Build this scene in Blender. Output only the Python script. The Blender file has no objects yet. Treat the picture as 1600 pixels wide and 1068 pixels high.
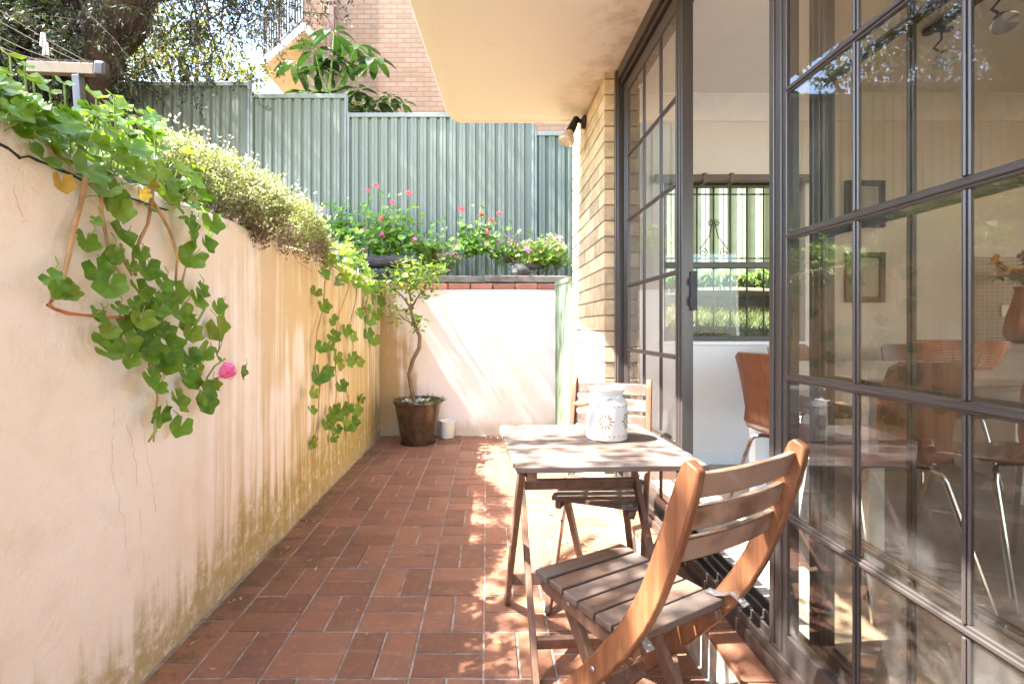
import bpy, math, random
from mathutils import Vector, Matrix
R = math.radians
PI = math.pi
sc = bpy.context.scene
COL = sc.collection
V = Vector
F, CX, CY, H = 760.0, 761.0, 510.0, 1.13       # focal length and vanishing point measured from the photo, eye height

def at(px, py, Y):
    """world point at depth Y that is seen at pixel px,py (1600 px wide frame)"""
    return V(((px-CX)/F*Y, Y, H-(py-CY)/F*Y))
WX = -1.11
def onwall(px, py, off=0.03):
    X = WX+off
    Y = X*F/(px-CX)
    return V((X, Y, H-(py-CY)/F*Y))

# ------------------------------------------------------------------ object helpers
ORG = {}
def link(o):
    COL.objects.link(o); return o
def tag(o, label=None, cat=None, group=None, kind=None):
    if label: o['label'] = label
    if cat: o['category'] = cat
    if group: o['group'] = group
    if kind: o['kind'] = kind
    return o
def thing(name, label, cat, loc=(0, 0, 0), group=None):
    o = bpy.data.objects.new(name, None); link(o)
    o.location = loc; o.empty_display_size = .1
    ORG[o.name] = V(loc)
    return tag(o, label, cat, group)
def copy_tree(o, parent=None):
    c = o.copy(); link(c); c.parent = parent
    if parent is not None: c.matrix_parent_inverse = o.matrix_parent_inverse.copy()
    for ch in list(o.children): copy_tree(ch, c)
    return c

class MB:
    def __init__(s): s.v = []; s.f = []
    def add(s, vs, fs):
        n = len(s.v); s.v.extend([tuple(p) for p in vs]); s.f.extend([tuple(i+n for i in f) for f in fs])
    def box(s, x0, x1, y0, y1, z0, z1):
        s.add([(x0,y0,z0),(x1,y0,z0),(x1,y1,z0),(x0,y1,z0),(x0,y0,z1),(x1,y0,z1),(x1,y1,z1),(x0,y1,z1)],
              [(0,3,2,1),(4,5,6,7),(0,1,5,4),(1,2,6,5),(2,3,7,6),(3,0,4,7)])
    def bar(s, p0, p1, w, t, up=(0,0,1)):
        """board from p0 to p1; w along up-ish, t across"""
        p0, p1 = V(p0), V(p1); d = (p1-p0).normalized()
        sd = d.cross(V(up)).normalized(); u = sd.cross(d).normalized()
        vs = []
        for p in (p0, p1):
            for a, b in ((-1,-1),(1,-1),(1,1),(-1,1)): vs.append(p+sd*(a*t/2)+u*(b*w/2))
        s.add(vs, [(0,1,2,3),(7,6,5,4),(0,4,5,1),(1,5,6,2),(2,6,7,3),(3,7,4,0)])
    def tube(s, pts, rads, n=6, cap=True):
        pts = [V(p) for p in pts]
        if not isinstance(rads, (list, tuple)): rads = [rads]*len(pts)
        ref = None; vs = []
        for i, p in enumerate(pts):
            d = (pts[min(i+1, len(pts)-1)]-pts[max(i-1, 0)])
            if d.length < 1e-9: d = V((0,0,1))
            d.normalize()
            if ref is None:
                ref = d.orthogonal().normalized()
            else:
                ref = (ref-d*ref.dot(d))
                ref = ref.normalized() if ref.length > 1e-6 else d.orthogonal().normalized()
            b = d.cross(ref)
            for k in range(n):
                a = 2*PI*k/n
                vs.append(p+(ref*math.cos(a)+b*math.sin(a))*rads[i])
        fs = []
        for i in range(len(pts)-1):
            for k in range(n):
                fs.append((i*n+k, i*n+(k+1) % n, (i+1)*n+(k+1) % n, (i+1)*n+k))
        if cap:
            fs.append(tuple(range(n-1, -1, -1))); m = (len(pts)-1)*n
            fs.append(tuple(m+k for k in range(n)))
        s.add(vs, fs)
    def lathe(s, prof, c=(0,0,0), n=32, axis=None):
        vs = []; fs = []; c = V(c)
        m = Matrix.Identity(3) if axis is None else V((0,0,1)).rotation_difference(V(axis)).to_matrix()
        for r, z in prof:
            for k in range(n):
                a = 2*PI*k/n
                vs.append(c+m @ V((r*math.cos(a), r*math.sin(a), z)))
        for i in range(len(prof)-1):
            for k in range(n):
                fs.append((i*n+k, i*n+(k+1) % n, (i+1)*n+(k+1) % n, (i+1)*n+k))
        if prof[0][0] > 1e-5: fs.append(tuple(range(n-1, -1, -1)))
        if prof[-1][0] > 1e-5: fs.append(tuple((len(prof)-1)*n+k for k in range(n)))
        s.add(vs, fs)
    def ribbon(s, pts, widths, thick, xax=(1,0,0)):
        """curved board: width in the plane of the curve, thickness along xax"""
        xa = V(xax); vs = []; fs = []
        for i, p in enumerate(pts):
            d = (V(pts[min(i+1, len(pts)-1)])-V(pts[max(i-1, 0)])).normalized()
            nn = d.cross(xa).normalized(); w = widths[i]
            for a, b in ((-1,-1),(1,-1),(1,1),(-1,1)): vs.append(V(p)+nn*(a*w/2)+xa*(b*thick/2))
        for i in range(len(pts)-1):
            for k in range(4): fs.append((i*4+k, i*4+(k+1) % 4, i*4+4+(k+1) % 4, i*4+4+k))
        fs.append((3,2,1,0)); m = (len(pts)-1)*4; fs.append((m,m+1,m+2,m+3))
        s.add(vs, fs)
    def poly_prism(s, poly, z0, z1):
        n = len(poly)
        s.add([(x,y,z0) for x,y in poly]+[(x,y,z1) for x,y in poly],
              [tuple(range(n-1,-1,-1)), tuple(range(n, 2*n))]+[(i,(i+1) % n,n+(i+1) % n,n+i) for i in range(n)])
    def leaf(s, p, d, nrm, L, W, fold=.15):
        p = V(p); d = V(d).normalized(); sd = d.cross(V(nrm))
        if sd.length < 1e-4: sd = d.orthogonal()
        sd.normalize(); up = sd.cross(d)
        m = p+d*(L*.45)
        s.add([p, m+sd*(W/2)+up*(fold*W), p+d*L, m-sd*(W/2)+up*(fold*W)], [(0,1,2),(0,2,3)])
    def leaf2(s, p, d, nrm, L, W, droop=.2):
        """broader leaf with a midrib and a drooping tip"""
        p = V(p); d = V(d).normalized(); sd = d.cross(V(nrm))
        if sd.length < 1e-4: sd = d.orthogonal()
        sd.normalize(); up = sd.cross(d)
        vs = [p]; prof = ((.18,.62),(.42,1.0),(.68,.9),(.88,.52))
        for t, w in prof:
            c = p+d*(L*t)-up*(droop*L*t*t)
            vs += [c+sd*(W/2*w)+up*(.10*W*w), c, c-sd*(W/2*w)+up*(.10*W*w)]
        vs.append(p+d*L*.98-up*(droop*L))
        fs = [(0,2,1),(0,3,2)]
        for i in range(3):
            a = 1+i*3; b = a+3
            fs += [(a,a+1,b+1,b),(a+1,a+2,b+2,b+1)]
        a = 10; fs += [(a,a+1,13),(a+1,a+2,13)]
        s.add(vs, fs)
    def gleaf(s, p, nrm, tip, r, rng, lobes=5, K=31):
        """lobed geranium leaf; centre p, facing nrm, tip direction tip"""
        p = V(p); n = V(nrm).normalized(); t = V(tip); t = (t-n*t.dot(n))
        t = t.normalized() if t.length > 1e-4 else n.orthogonal().normalized()
        b = n.cross(t); vs = [p-n*(r*.12)]
        cup = rng.uniform(-.05, .28); fold = rng.uniform(-.05,.32); curl = rng.uniform(-.5,.12); ph = rng.uniform(-.12, .12); asp = rng.uniform(.85, 1.1)
        for k in range(K):
            a = -PI*.92+2*PI*.92*k/(K-1)
            lob = 1-abs(math.sin(a*lobes/2/.92+ph))
            rr = r*(.84+.20*lob**.85)*(1-.10*abs(a)/PI)*rng.uniform(.95, 1.04)
            zz = cup*r*(rr/r)**2+.09*r*math.cos(a*lobes)+rng.uniform(-.03,.03)*r+fold*rr*abs(math.sin(a))+curl*rr*max(0, math.cos(a))
            vs.append(p+t*(rr*math.cos(a))+b*(rr*math.sin(a)*asp)+n*zz)
        s.add(vs, [(0,k,k+1) for k in range(1, K)])
    def build(s, name, mat, parent=None, smooth=False, bevel=0, local=False, seg=2):
        me = bpy.data.meshes.new(name)
        off = V((0,0,0))
        if parent is not None and not local:
            off = ORG[parent.name]
        me.from_pydata([(x-off.x, y-off.y, z-off.z) for x, y, z in s.v], [], s.f); me.update()
        if mat: me.materials.append(mat)
        o = bpy.data.objects.new(name, me); link(o)
        if parent is not None:
            o.parent = parent; ORG[o.name] = ORG[parent.name]
        else: ORG[o.name] = V((0,0,0))
        if smooth:
            me.polygons.foreach_set('use_smooth', [True]*len(me.polygons))
            if smooth == 'auto':
                try: me.set_sharp_from_angle(angle=R(38))
                except Exception: pass
        if bevel:
            b = o.modifiers.new('bevel', 'BEVEL'); b.width = bevel; b.segments = seg; b.limit_method = 'ANGLE'; b.angle_limit = R(40)
            b.harden_normals = False
        return o

class Many:
    """like MB, but each tube becomes an object of its own"""
    def __init__(s): s.l = []
    def tube(s, *a, **k):
        m = MB(); m.tube(*a, **k); s.l.append(m)
    def build(s, *a, **k): return [m.build(*a, **k) for m in s.l]

# ------------------------------------------------------------------ materials
class NT:
    def __init__(s, name):
        s.m = bpy.data.materials.new(name); s.m.use_nodes = True
        s.t = s.m.node_tree; s.t.nodes.clear()
        s.out = s.t.nodes.new('ShaderNodeOutputMaterial')
    def n(s, typ, ins=None, **props):
        nd = s.t.nodes.new('ShaderNode'+typ)
        for k, v in props.items(): setattr(nd, k, v)
        for k, v in (ins or {}).items():
            so = nd.inputs[k]
            if isinstance(v, bpy.types.NodeSocket): s.t.links.new(v, so)
            else: so.default_value = v
        return nd
    def mapped(s, scale=(1,1,1), rot=(0,0,0), loc=(0,0,0)):
        tc = s.n('TexCoord')
        return s.n('Mapping', {'Vector': tc.outputs['Object'], 'Scale': scale, 'Rotation': rot, 'Location': loc}).outputs[0]
    def noise(s, scale, vec=None, detail=4, rough=.55, dist=0):
        ins = {'Scale': scale, 'Detail': detail, 'Roughness': rough, 'Distortion': dist}
        if vec is None: vec = s.mapped()
        ins['Vector'] = vec
        return s.n('TexNoise', ins).outputs[0]
    def math(s, op, a, b=0.0, clamp=False):
        return s.n('Math', {0: a, 1: b}, operation=op, use_clamp=clamp).outputs[0]
    def ramp(s, fac, a, b):
        return s.n('MapRange', {'Value': fac, 'From Min': a, 'From Max': b}, interpolation_type='SMOOTHSTEP').outputs[0]
    def mix(s, fac, a, b, bt='MIX'):
        nd = s.n('Mix', data_type='RGBA', blend_type=bt)
        for k, v in ((0, fac), (6, a), (7, b)):
            so = nd.inputs[k]
            if isinstance(v, bpy.types.NodeSocket): s.t.links.new(v, so)
            else: so.default_value = v if k == 0 else c4(v)
        return nd.outputs[2]
    def bump(s, h, strength=.3, dist=.01):
        return s.n('Bump', {'Height': h, 'Strength': strength, 'Distance': dist}).outputs[0]
    def pbr(s, col, rough=.6, metal=0.0, nrm=None, spec=.5, coat=0.0):
        ins = {'Roughness': rough, 'Metallic': metal, 'Specular IOR Level': spec, 'Coat Weight': coat}
        p = s.n('BsdfPrincipled', ins)
        if isinstance(col, bpy.types.NodeSocket): s.t.links.new(col, p.inputs['Base Color'])
        else: p.inputs['Base Color'].default_value = c4(col)
        if nrm is not None: s.t.links.new(nrm, p.inputs['Normal'])
        return p.outputs[0]
    def done(s, sh):
        s.t.links.new(sh, s.out.inputs['Surface']); return s.m
def c4(c): return (c[0], c[1], c[2], 1.0)
def sc3(c, k): return tuple(min(1, x*k) for x in c)

def plain(name, col, rough=.6, metal=0, var=.12, scale=9, bump=.15, bscale=70, bd=.003, island=.0, spec=.5, coat=0, stretch=(1,1,1)):
    t = NT(name); vec = t.mapped(stretch)
    n = t.noise(scale, vec, 5, .6)
    c = t.mix(t.ramp(n, .3, .7), sc3(col, 1-var), sc3(col, 1+var))
    if island:
        g = t.n('NewGeometry').outputs['Random Per Island']
        k = t.math('ADD', t.math('MULTIPLY', g, island*2), 1-island)
        c = t.n('HueSaturation', {'Color': c, 'Value': k}).outputs[0]
    n2 = t.noise(bscale, vec, 4, .6)
    return t.done(t.pbr(c, rough, metal, t.bump(n2, bump, bd) if bump else None, spec, coat))

def leafmat(name, a, b, trans=.35, rough=.45, sat=1.0, spec=.4):
    t = NT(name)
    g = t.n('NewGeometry').outputs['Random Per Island']
    c = t.mix(g, a, b)
    n = t.noise(34, None, 3)
    c = t.mix(t.math('MULTIPLY', t.ramp(n, .38, .7), .55), c, sc3(b, 1.35))
    yl = t.math('MULTIPLY', t.ramp(t.math('FRACT', t.math('MULTIPLY', g, 17.3)), .86, .97), .45)
    c = t.mix(yl, c, (b[0]*2.0, b[1]*1.25, b[2]*.9))
    p = t.pbr(c, rough, 0, None, spec)
    tl = t.n('BsdfTranslucent', {'Color': t.mix(.5, c, (b[0]*1.6, b[1]*1.7, b[2]*.7))}).outputs[0]
    return t.done(t.n('MixShader', {0: trans, 1: p, 2: tl}).outputs[0])

def wood(name, a, b, axis, rough=.55, coat=0.0, grey=None):
    t = NT(name); st = [22, 22, 22]; st[axis] = 1.3
    tc = t.n('TexCoord').outputs['Object']
    g = t.n('NewGeometry').outputs['Random Per Island']
    off = t.n('CombineXYZ', {0: t.math('MULTIPLY', g, 3.1), 1: t.math('MULTIPLY', g, 5.7), 2: t.math('MULTIPLY', g, 2.3)}).outputs[0]
    vv = t.n('VectorMath', {0: tc, 1: off}, operation='ADD').outputs[0]
    vec = t.n('Mapping', {'Vector': vv, 'Scale': tuple(st)}).outputs[0]
    n = t.noise(2.2, vec, 6, .65, .6); n2 = t.noise(9, vec, 3, .6)
    c = t.mix(t.ramp(n, .32, .7), a, b)
    c = t.mix(t.math('MULTIPLY', t.ramp(n2, .56, .74), .45), c, sc3(a, .55))
    if grey:
        sp = t.noise(5.5, vv, 4, .6)
        c = t.mix(t.math('MULTIPLY', t.ramp(sp, .36, .62), .85), c, grey)
    c = t.n('HueSaturation', {'Color': c, 'Value': t.math('ADD', t.math('MULTIPLY', g, .5), .75)}).outputs[0]
    return t.done(t.pbr(c, rough, 0, t.bump(n, .25, .002), .4, coat))

def plaster_left():
    t = NT('stained_render_paint'); o = t.n('TexCoord').outputs['Object']
    s = t.n('SeparateXYZ', {0: o}); Y, Z = s.outputs[1], s.outputs[2]
    base = t.mix(t.noise(1.3, o, 4), (.84,.805,.79), (.88,.85,.84))
    base = t.mix(t.math('MULTIPLY', t.ramp(t.noise(7, o, 6, .65), .42, .75), .26), base, (.66,.54,.44))
    st = t.noise(1.0, t.mapped((1, 13, .55)), 5, .62, .3)        # vertical run-off streaks
    st2 = t.noise(1.0, t.mapped((1, 34, .9)), 4, .6, .2)
    big = t.noise(1.15, o, 3, .6, .4)
    far = t.ramp(Y, 1.5, 2.7)
    far2 = t.ramp(Y, 2.6, 4.2)
    base = t.mix(t.math('MULTIPLY', t.ramp(Y, 1.6, 4.4), .50), base, (.66,.48,.24))
    # ochre damp sheet under the coping beyond the vine
    och = t.math('MULTIPLY', far, t.ramp(t.math('ADD', t.math('MULTIPLY', st, .62), t.math('MULTIPLY', big, .5)), .47, .62))
    c = t.mix(t.math('MULTIPLY', och, .70), base, (.52,.36,.12))
    c = t.mix(t.math('MULTIPLY', t.math('MULTIPLY', far2, t.ramp(st2, .44, .58)), .62), c, (.40,.30,.085))
    # algae rising from the ground in tongues
    hgt = t.math('ADD', t.math('MULTIPLY', st, 1.05), t.math('MULTIPLY', t.noise(2.1, o, 5, .65), .55))
    hgt = t.math('ADD', hgt, t.math('MULTIPLY', t.ramp(Y, 1.0, 3.6), .36))
    lim = t.math('ADD', t.math('MULTIPLY', Z, 1.40), .57)
    al = t.ramp(t.math('SUBTRACT', hgt, lim), -.14, .24)
    al = t.math('MULTIPLY', al, t.ramp(t.noise(15, o, 5, .7), .30, .56))
    c = t.mix(t.math('MULTIPLY', al, .80), c, (.36,.28,.075))
    th = t.math('MULTIPLY', t.ramp(st2, .52, .66), t.ramp(t.math('SUBTRACT', .95, Z), 0, .75))
    c = t.mix(t.math('MULTIPLY', t.math('MULTIPLY', th, far), .6), c, (.34,.25,.07))
    # bare gritty strip along the ground and the weathered coping
    gr = t.ramp(t.math('SUBTRACT', .085, Z), -.045, .05)
    c = t.mix(t.math('MULTIPLY', t.math('MULTIPLY', gr, t.ramp(t.noise(55, o, 4, .7), .35, .6)), .7), c, (.42,.34,.23))
    cop = t.math('MULTIPLY', t.ramp(Z, 1.535, 1.56), t.ramp(t.noise(9, o, 5, .7), .36, .62))
    c = t.mix(t.math('MULTIPLY', cop, .7), c, (.50,.40,.24))
    wht = t.ramp(t.noise(1.0, t.mapped((1, 21, .7), loc=(0, 3.3, 1)), 4, .6), .60, .70)
    c = t.mix(t.math('MULTIPLY', t.math('MULTIPLY', wht, far), .6), c, (.86,.76,.66))
    h = t.math('ADD', t.math('MULTIPLY', t.noise(95, o, 5, .6), .5), t.math('ADD', t.noise(14, o, 4, .6), t.math('MULTIPLY', t.noise(4, o, 4, .6, .5), 2.0)))
    return t.done(t.pbr(c, .85, 0, t.bump(h, .6, .008), .25))

def plaster_back():
    t = NT('pale_render_paint'); o = t.n('TexCoord').outputs['Object']
    s = t.n('SeparateXYZ', {0: o}); X, Z = s.outputs[0], s.outputs[2]
    c = t.mix(t.noise(1.6, o, 4), (.70,.62,.595), (.76,.69,.66))
    st = t.noise(1.0, t.mapped((12, 1, .6)), 5, .62)
    m = t.math('ADD', t.math('MULTIPLY', st, .8), t.math('MULTIPLY', t.noise(5, o, 5, .65), .5))
    lim = t.math('ADD', t.math('MULTIPLY', t.math('ADD', X, 1.11), 1.15), t.math('MULTIPLY', Z, .22))
    al = t.ramp(t.math('SUBTRACT', m, lim), .02, .36)
    c = t.mix(t.math('MULTIPLY', al, .9), c, (.40,.25,.09))
    lo = t.ramp(t.math('SUBTRACT', t.math('MULTIPLY', m, .2), Z), -.06, .08)
    c = t.mix(t.math('MULTIPLY', lo, .55), c, (.42,.33,.22))
    h = t.math('ADD', t.math('MULTIPLY', t.noise(90, o, 5), .5), t.noise(11, o, 4))
    return t.done(t.pbr(c, .8, 0, t.bump(h, .4, .006), .25))

def glassmat(name, tint, dust=.03):
    t = NT(name)
    g = t.n('NewGeometry')
    fr = t.math('MULTIPLY', t.n('Fresnel', {'IOR': 1.52}).outputs[0], 1.2, True)
    fr = t.math('MULTIPLY', fr, t.math('SUBTRACT', 1.0, g.outputs['Backfacing']))
    tr = t.n('BsdfTransparent', {'Color': c4(tint)}).outputs[0]
    gl = t.n('BsdfGlossy', {'Color': (1,1,1,1), 'Roughness': .012}).outputs[0]
    a = t.n('MixShader', {0: fr, 1: tr, 2: gl}).outputs[0]
    o = t.n('TexCoord').outputs['Object']
    dn = t.math('ADD', t.ramp(t.noise(7, o, 6, .7), .35, .75), t.math('MULTIPLY', t.ramp(t.noise(240, o, 2), .66, .78), 2.0))
    z = t.n('SeparateXYZ', {0: o}).outputs[2]
    dn = t.math('MULTIPLY', dn, t.math('ADD', t.math('MULTIPLY', t.ramp(t.math('SUBTRACT', 1.0, z), 0, .8), 1.6), .5))
    df = t.n('BsdfDiffuse', {'Color': (.8,.78,.74,1)}).outputs[0]
    return t.done(t.n('MixShader', {0: t.math('MULTIPLY', dn, dust, True), 1: a, 2: df}).outputs[0])

def brickwall(name, a, b, mortar, bw, bh, swap=False, ms=.012):
    t = NT(name); tc = t.n('TexCoord').outputs['Object']
    s = t.n('SeparateXYZ', {0: tc})
    h = t.math('ADD', s.outputs[0], s.outputs[1]) if not swap else s.outputs[1]
    v = t.n('CombineXYZ', {0: h, 1: s.outputs[2], 2: 0.0}).outputs[0]
    br = t.n('TexBrick', {'Vector': v, 'Color1': c4(a), 'Color2': c4(b), 'Mortar': c4(mortar), 'Scale': 1.0,
                          'Mortar Size': ms, 'Mortar Smooth': .2, 'Brick Width': bw, 'Row Height': bh}, offset=.5)
    c = t.mix(t.math('MULTIPLY', t.ramp(t.noise(3.5, tc, 5), .35, .75), .3), br.outputs[0], sc3(a, .7))
    hh = t.math('ADD', t.math('MULTIPLY', br.outputs[1], -1.0), t.math('MULTIPLY', t.noise(60, tc, 4), .25))
    return t.done(t.pbr(c, .85, 0, t.bump(hh, .6, .01), .2))

def grout():
    t = NT('paving_grout'); o = t.n('TexCoord').outputs['Object']
    c = t.mix(t.ramp(t.noise(14, o, 5, .65), .35, .65), (.20,.16,.13), (.39,.325,.27))
    return t.done(t.pbr(c, .95, 0, t.bump(t.noise(120, o, 3), .5, .004), .1))

def pavermat():
    t = NT('terracotta_paver'); o = t.n('TexCoord').outputs['Object']
    g = t.n('NewGeometry').outputs['Random Per Island']
    c = t.mix(g, (.165,.070,.038), (.28,.122,.066))
    c = t.mix(t.math('MULTIPLY', t.ramp(t.noise(5, o, 6, .65), .38, .72), .5), c, (.14,.072,.052))
    c = t.mix(t.math('MULTIPLY', t.ramp(t.noise(34, o, 5, .7), .5, .75), .35), c, (.46,.22,.14))
    s = t.n('SeparateXYZ', {0: o})
    wal = t.ramp(t.math('SUBTRACT', -.50, s.outputs[0]), 0, .5)
    dk = t.math('MULTIPLY', t.ramp(t.noise(2.6, o, 5, .65), .50, .68), t.math('ADD', t.math('MULTIPLY', wal, .75), .18))
    c = t.mix(dk, c, (.085,.047,.032))                                  # dark damp patches, mostly near the wall
    wn = t.ramp(t.math('SUBTRACT', -.86, s.outputs[0]), 0, .22)
    c = t.mix(t.math('MULTIPLY', t.math('MULTIPLY', wn, t.ramp(t.noise(19, o, 5, .7), .46, .62)), .75), c, (.07,.075,.03))
    c = t.mix(t.math('MULTIPLY', t.ramp(t.noise(1.0, t.mapped((3,11,1)), 6, .7, .8), .54, .74), .4), c, (.36,.21,.14))
    sp = t.ramp(t.noise(150, o, 2), .72, .80)
    c = t.mix(t.math('MULTIPLY', sp, .5), c, (.6,.5,.42))
    rg = t.math('ADD', t.math('MULTIPLY', t.noise(8, o, 4), .3), .42)
    h = t.math('ADD', t.noise(60, o, 5), t.math('MULTIPLY', t.noise(7, o, 3), 1.5))
    return t.done(t.pbr(c, rg, 0, t.bump(h, .25, .004), .4))

M = {}
M['plaster_left'] = plaster_left(); M['plaster_back'] = plaster_back()
M['paver'] = pavermat(); M['grout'] = grout()
M['edging'] = plain('edging_brick', (.34,.13,.09), .8, island=.25, bump=.3)
M['brick'] = plain('cream_brick', (.60,.44,.26), .85, island=.27, var=.18, scale=14, bump=.35, bscale=110)
M['mortar'] = plain('brick_mortar', (.26,.20,.15), .95, bump=.4)
def soffitmat():
    t = NT('cream_soffit_paint'); o = t.n('TexCoord').outputs['Object']
    c = t.mix(t.noise(1.1, o, 5, .6, .4), (.86,.82,.745), (.88,.85,.785))
    c = t.mix(t.math('MULTIPLY', t.ramp(t.noise(2.3, o, 6, .7, .5), .56, .76), .35), c, (.66,.55,.41))
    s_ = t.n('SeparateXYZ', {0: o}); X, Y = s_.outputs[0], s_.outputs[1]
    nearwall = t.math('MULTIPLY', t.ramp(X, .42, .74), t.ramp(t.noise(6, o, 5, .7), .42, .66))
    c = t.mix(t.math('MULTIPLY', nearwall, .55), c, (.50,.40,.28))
    sp = t.ramp(t.noise(70, o, 2), .74, .80)
    c = t.mix(t.math('MULTIPLY', sp, .4), c, (.35,.28,.2))
    h = t.math('ADD', t.noise(34, o, 5), t.math('MULTIPLY', t.noise(3, o, 3), 1.6))
    return t.done(t.pbr(c, .8, 0, t.bump(h, .35, .006), .25))
M['soffit'] = soffitmat()
M['bronze'] = plain('bronze_aluminium', (.080,.066,.058), .34, .4, var=.1, bump=.04, bscale=200, stretch=(1,1,.2))
M['bronze2'] = plain('brown_aluminium_track', (.11,.085,.07), .42, .5, var=.2, bump=.06)
M['white_wall'] = plain('interior_white_paint', (.80,.75,.70), .8, var=.03, scale=2, bump=.08)
M['ceiling'] = plain('ceiling_white_paint', (.80,.76,.71), .85, var=.02, bump=.05)
M['trimwhite'] = plain('white_gloss_trim', (.82,.80,.77), .4, var=.03, bump=.03)
M['carpet'] = plain('beige_carpet', (.50,.44,.37), .95, var=.12, scale=60, bump=.6, bscale=260, bd=.006, spec=.1)
M['glass'] = glassmat('door_glass', (.90,.89,.87), .035)
M['glass_dark'] = glassmat('dusty_door_glass', (.80,.76,.70), .035)
M['glass_win'] = glassmat('window_glass', (.94,.95,.94), .006)
def fencemat():
    t = NT('green_steel_sheet'); o = t.n('TexCoord').outputs['Object']
    c = t.mix(t.noise(.8, o, 4, .6), (.15,.185,.145), (.19,.225,.185))
    run = t.noise(1.0, t.mapped((9, 1, .45)), 5, .65)
    c = t.mix(t.math('MULTIPLY', t.ramp(run, .52, .70), .30), c, (.25,.275,.24))
    z = t.n('SeparateXYZ', {0: o}).outputs[2]
    low = t.math('MULTIPLY', t.ramp(t.math('SUBTRACT', .9, z), 0, .8), t.ramp(t.noise(5, o, 5, .7), .4, .65))
    c = t.mix(t.math('MULTIPLY', low, .5), c, (.11,.115,.08))
    c = t.mix(t.math('MULTIPLY', t.ramp(t.noise(40, o, 3), .68, .78), .4), c, (.28,.28,.24))
    return t.done(t.pbr(c, .5, 0, t.bump(t.noise(1.7, o, 3), .25, .02), .45))
M['fence'] = fencemat()
M['fencepost'] = plain('green_steel_post', (.19,.225,.20), .45, .0, var=.08, bump=.03)
M['fence_olive'] = plain('olive_steel_sheet', (.36,.40,.29), .5, 0, var=.08, bump=.03)
M['gate'] = plain('pale_green_steel_sheet', (.15,.20,.125), .5, 0, var=.1, bump=.05, stretch=(1,1,.25))
M['soil'] = plain('garden_soil', (.085,.058,.038), .95, var=.5, scale=22, bump=1, bscale=45, bd=.03, spec=.1)
M['ground'] = plain('dry_ground', (.16,.13,.08), .95, var=.3, scale=3, bump=.6, bscale=20, bd=.02)
M['lawn'] = plain('lawn_turf', (.055,.075,.02), .95, var=.35, scale=25, bump=.8, bscale=60, bd=.02)
M['bark'] = plain('dark_bark', (.045,.030,.022), .95, var=.45, scale=14, bump=1, bscale=26, bd=.03, stretch=(1,1,.35), spec=.1)
M['twig'] = plain('brown_twig', (.17,.11,.065), .85, var=.3, bump=.4)
M['stem'] = plain('tan_vine_stem', (.44,.27,.13), .7, var=.25, scale=18, bump=.3)
M['hair'] = plain('fine_crack_line', (.55,.45,.38), .9, bump=0)  # colour of the hairline cracks drawn on the wall
M['stemred'] = plain('reddish_vine_stem', (.46,.17,.075), .6, var=.2, bump=.2)
M['stemgreen'] = plain('green_stem', (.22,.30,.07), .6, var=.25, bump=.2)
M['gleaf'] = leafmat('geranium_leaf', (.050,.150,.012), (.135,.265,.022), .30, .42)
M['gleaf_bright'] = leafmat('sunlit_geranium_leaf', (.075,.185,.014), (.19,.28,.025), .38, .45)  # brighter copy of the geranium leaf, sunlight put into its colour
M['gleaf_old'] = leafmat('yellowing_leaf', (.32,.27,.04), (.42,.25,.045), .3, .55)
M['bushleaf'] = leafmat('pale_shrub_leaf', (.075,.115,.028), (.25,.27,.115), .32, .5)
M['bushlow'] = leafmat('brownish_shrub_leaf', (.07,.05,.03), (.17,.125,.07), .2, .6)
M['bushflower'] = leafmat('cream_shrub_blossom', (.42,.36,.26), (.52,.47,.36), .3, .6)
M['treeleaf'] = leafmat('dark_tree_leaf', (.007,.014,.004), (.036,.05,.011), .2, .5)
M['treeleaf_lit'] = leafmat('yellow_green_tree_leaf', (.06,.085,.014), (.19,.20,.035), .4, .5)
M['umbleaf'] = leafmat('glossy_umbrella_leaf', (.012,.040,.009), (.033,.080,.014), .16, .22, spec=.6)
M['lemonleaf'] = leafmat('lemon_leaf', (.055,.13,.016), (.20,.26,.03), .34, .35)
M['strapleaf'] = leafmat('strap_leaf', (.045,.105,.02), (.13,.20,.04), .3, .4)
M['grass'] = leafmat('grass_blade', (.033,.058,.010), (.095,.115,.024), .3, .5)
M['pink'] = leafmat('pink_petal', (.80,.13,.42), (.85,.26,.56), .3, .5)
M['coral'] = leafmat('coral_petal', (.78,.10,.16), (.85,.20,.30), .3, .5)
M['mauve'] = leafmat('dusty_pink_blossom', (.42,.27,.27), (.62,.44,.42), .3, .6)
M['dry'] = leafmat('dry_leaf', (.30,.17,.06), (.46,.30,.12), .15, .7)
M['woodpost'] = wood('varnished_brown_wood', (.135,.052,.022), (.225,.095,.042), 2, .42, .15)
M['woodslat'] = wood('weathered_wood_slat', (.095,.053,.032), (.15,.092,.060), 0, .7, 0, (.14,.108,.09))
M['woodtable'] = wood('silvered_wood_slat', (.125,.080,.055), (.20,.135,.098), 0, .7, 0, (.155,.128,.112))
M['woodleg'] = wood('worn_wood_leg', (.135,.068,.040), (.215,.115,.072), 2, .6, .05)
M['plywood'] = wood('brown_plywood', (.17,.055,.024), (.26,.09,.04), 2, .3, .3)
M['zinc'] = plain('zinc_bracket', (.55,.55,.54), .35, .9, var=.1, bump=.05)
M['chrome'] = plain('chrome_tube', (.75,.74,.72), .12, 1.0, var=.03, bump=0)
M['ceramic'] = plain('white_glazed_ceramic', (.58,.55,.50), .28, 0, var=.04, bump=.12, bscale=45, coat=.3)
M['hole_patch'] = plain('lantern_opening_shade', (.27,.17,.085), .8, bump=0)  # patch colour standing in for the shade inside the pierced holes
M['grip'] = plain('orange_wood_grip', (.50,.22,.07), .5, var=.2)
M['wire'] = plain('steel_wire', (.30,.27,.24), .4, .8, bump=0)
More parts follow.
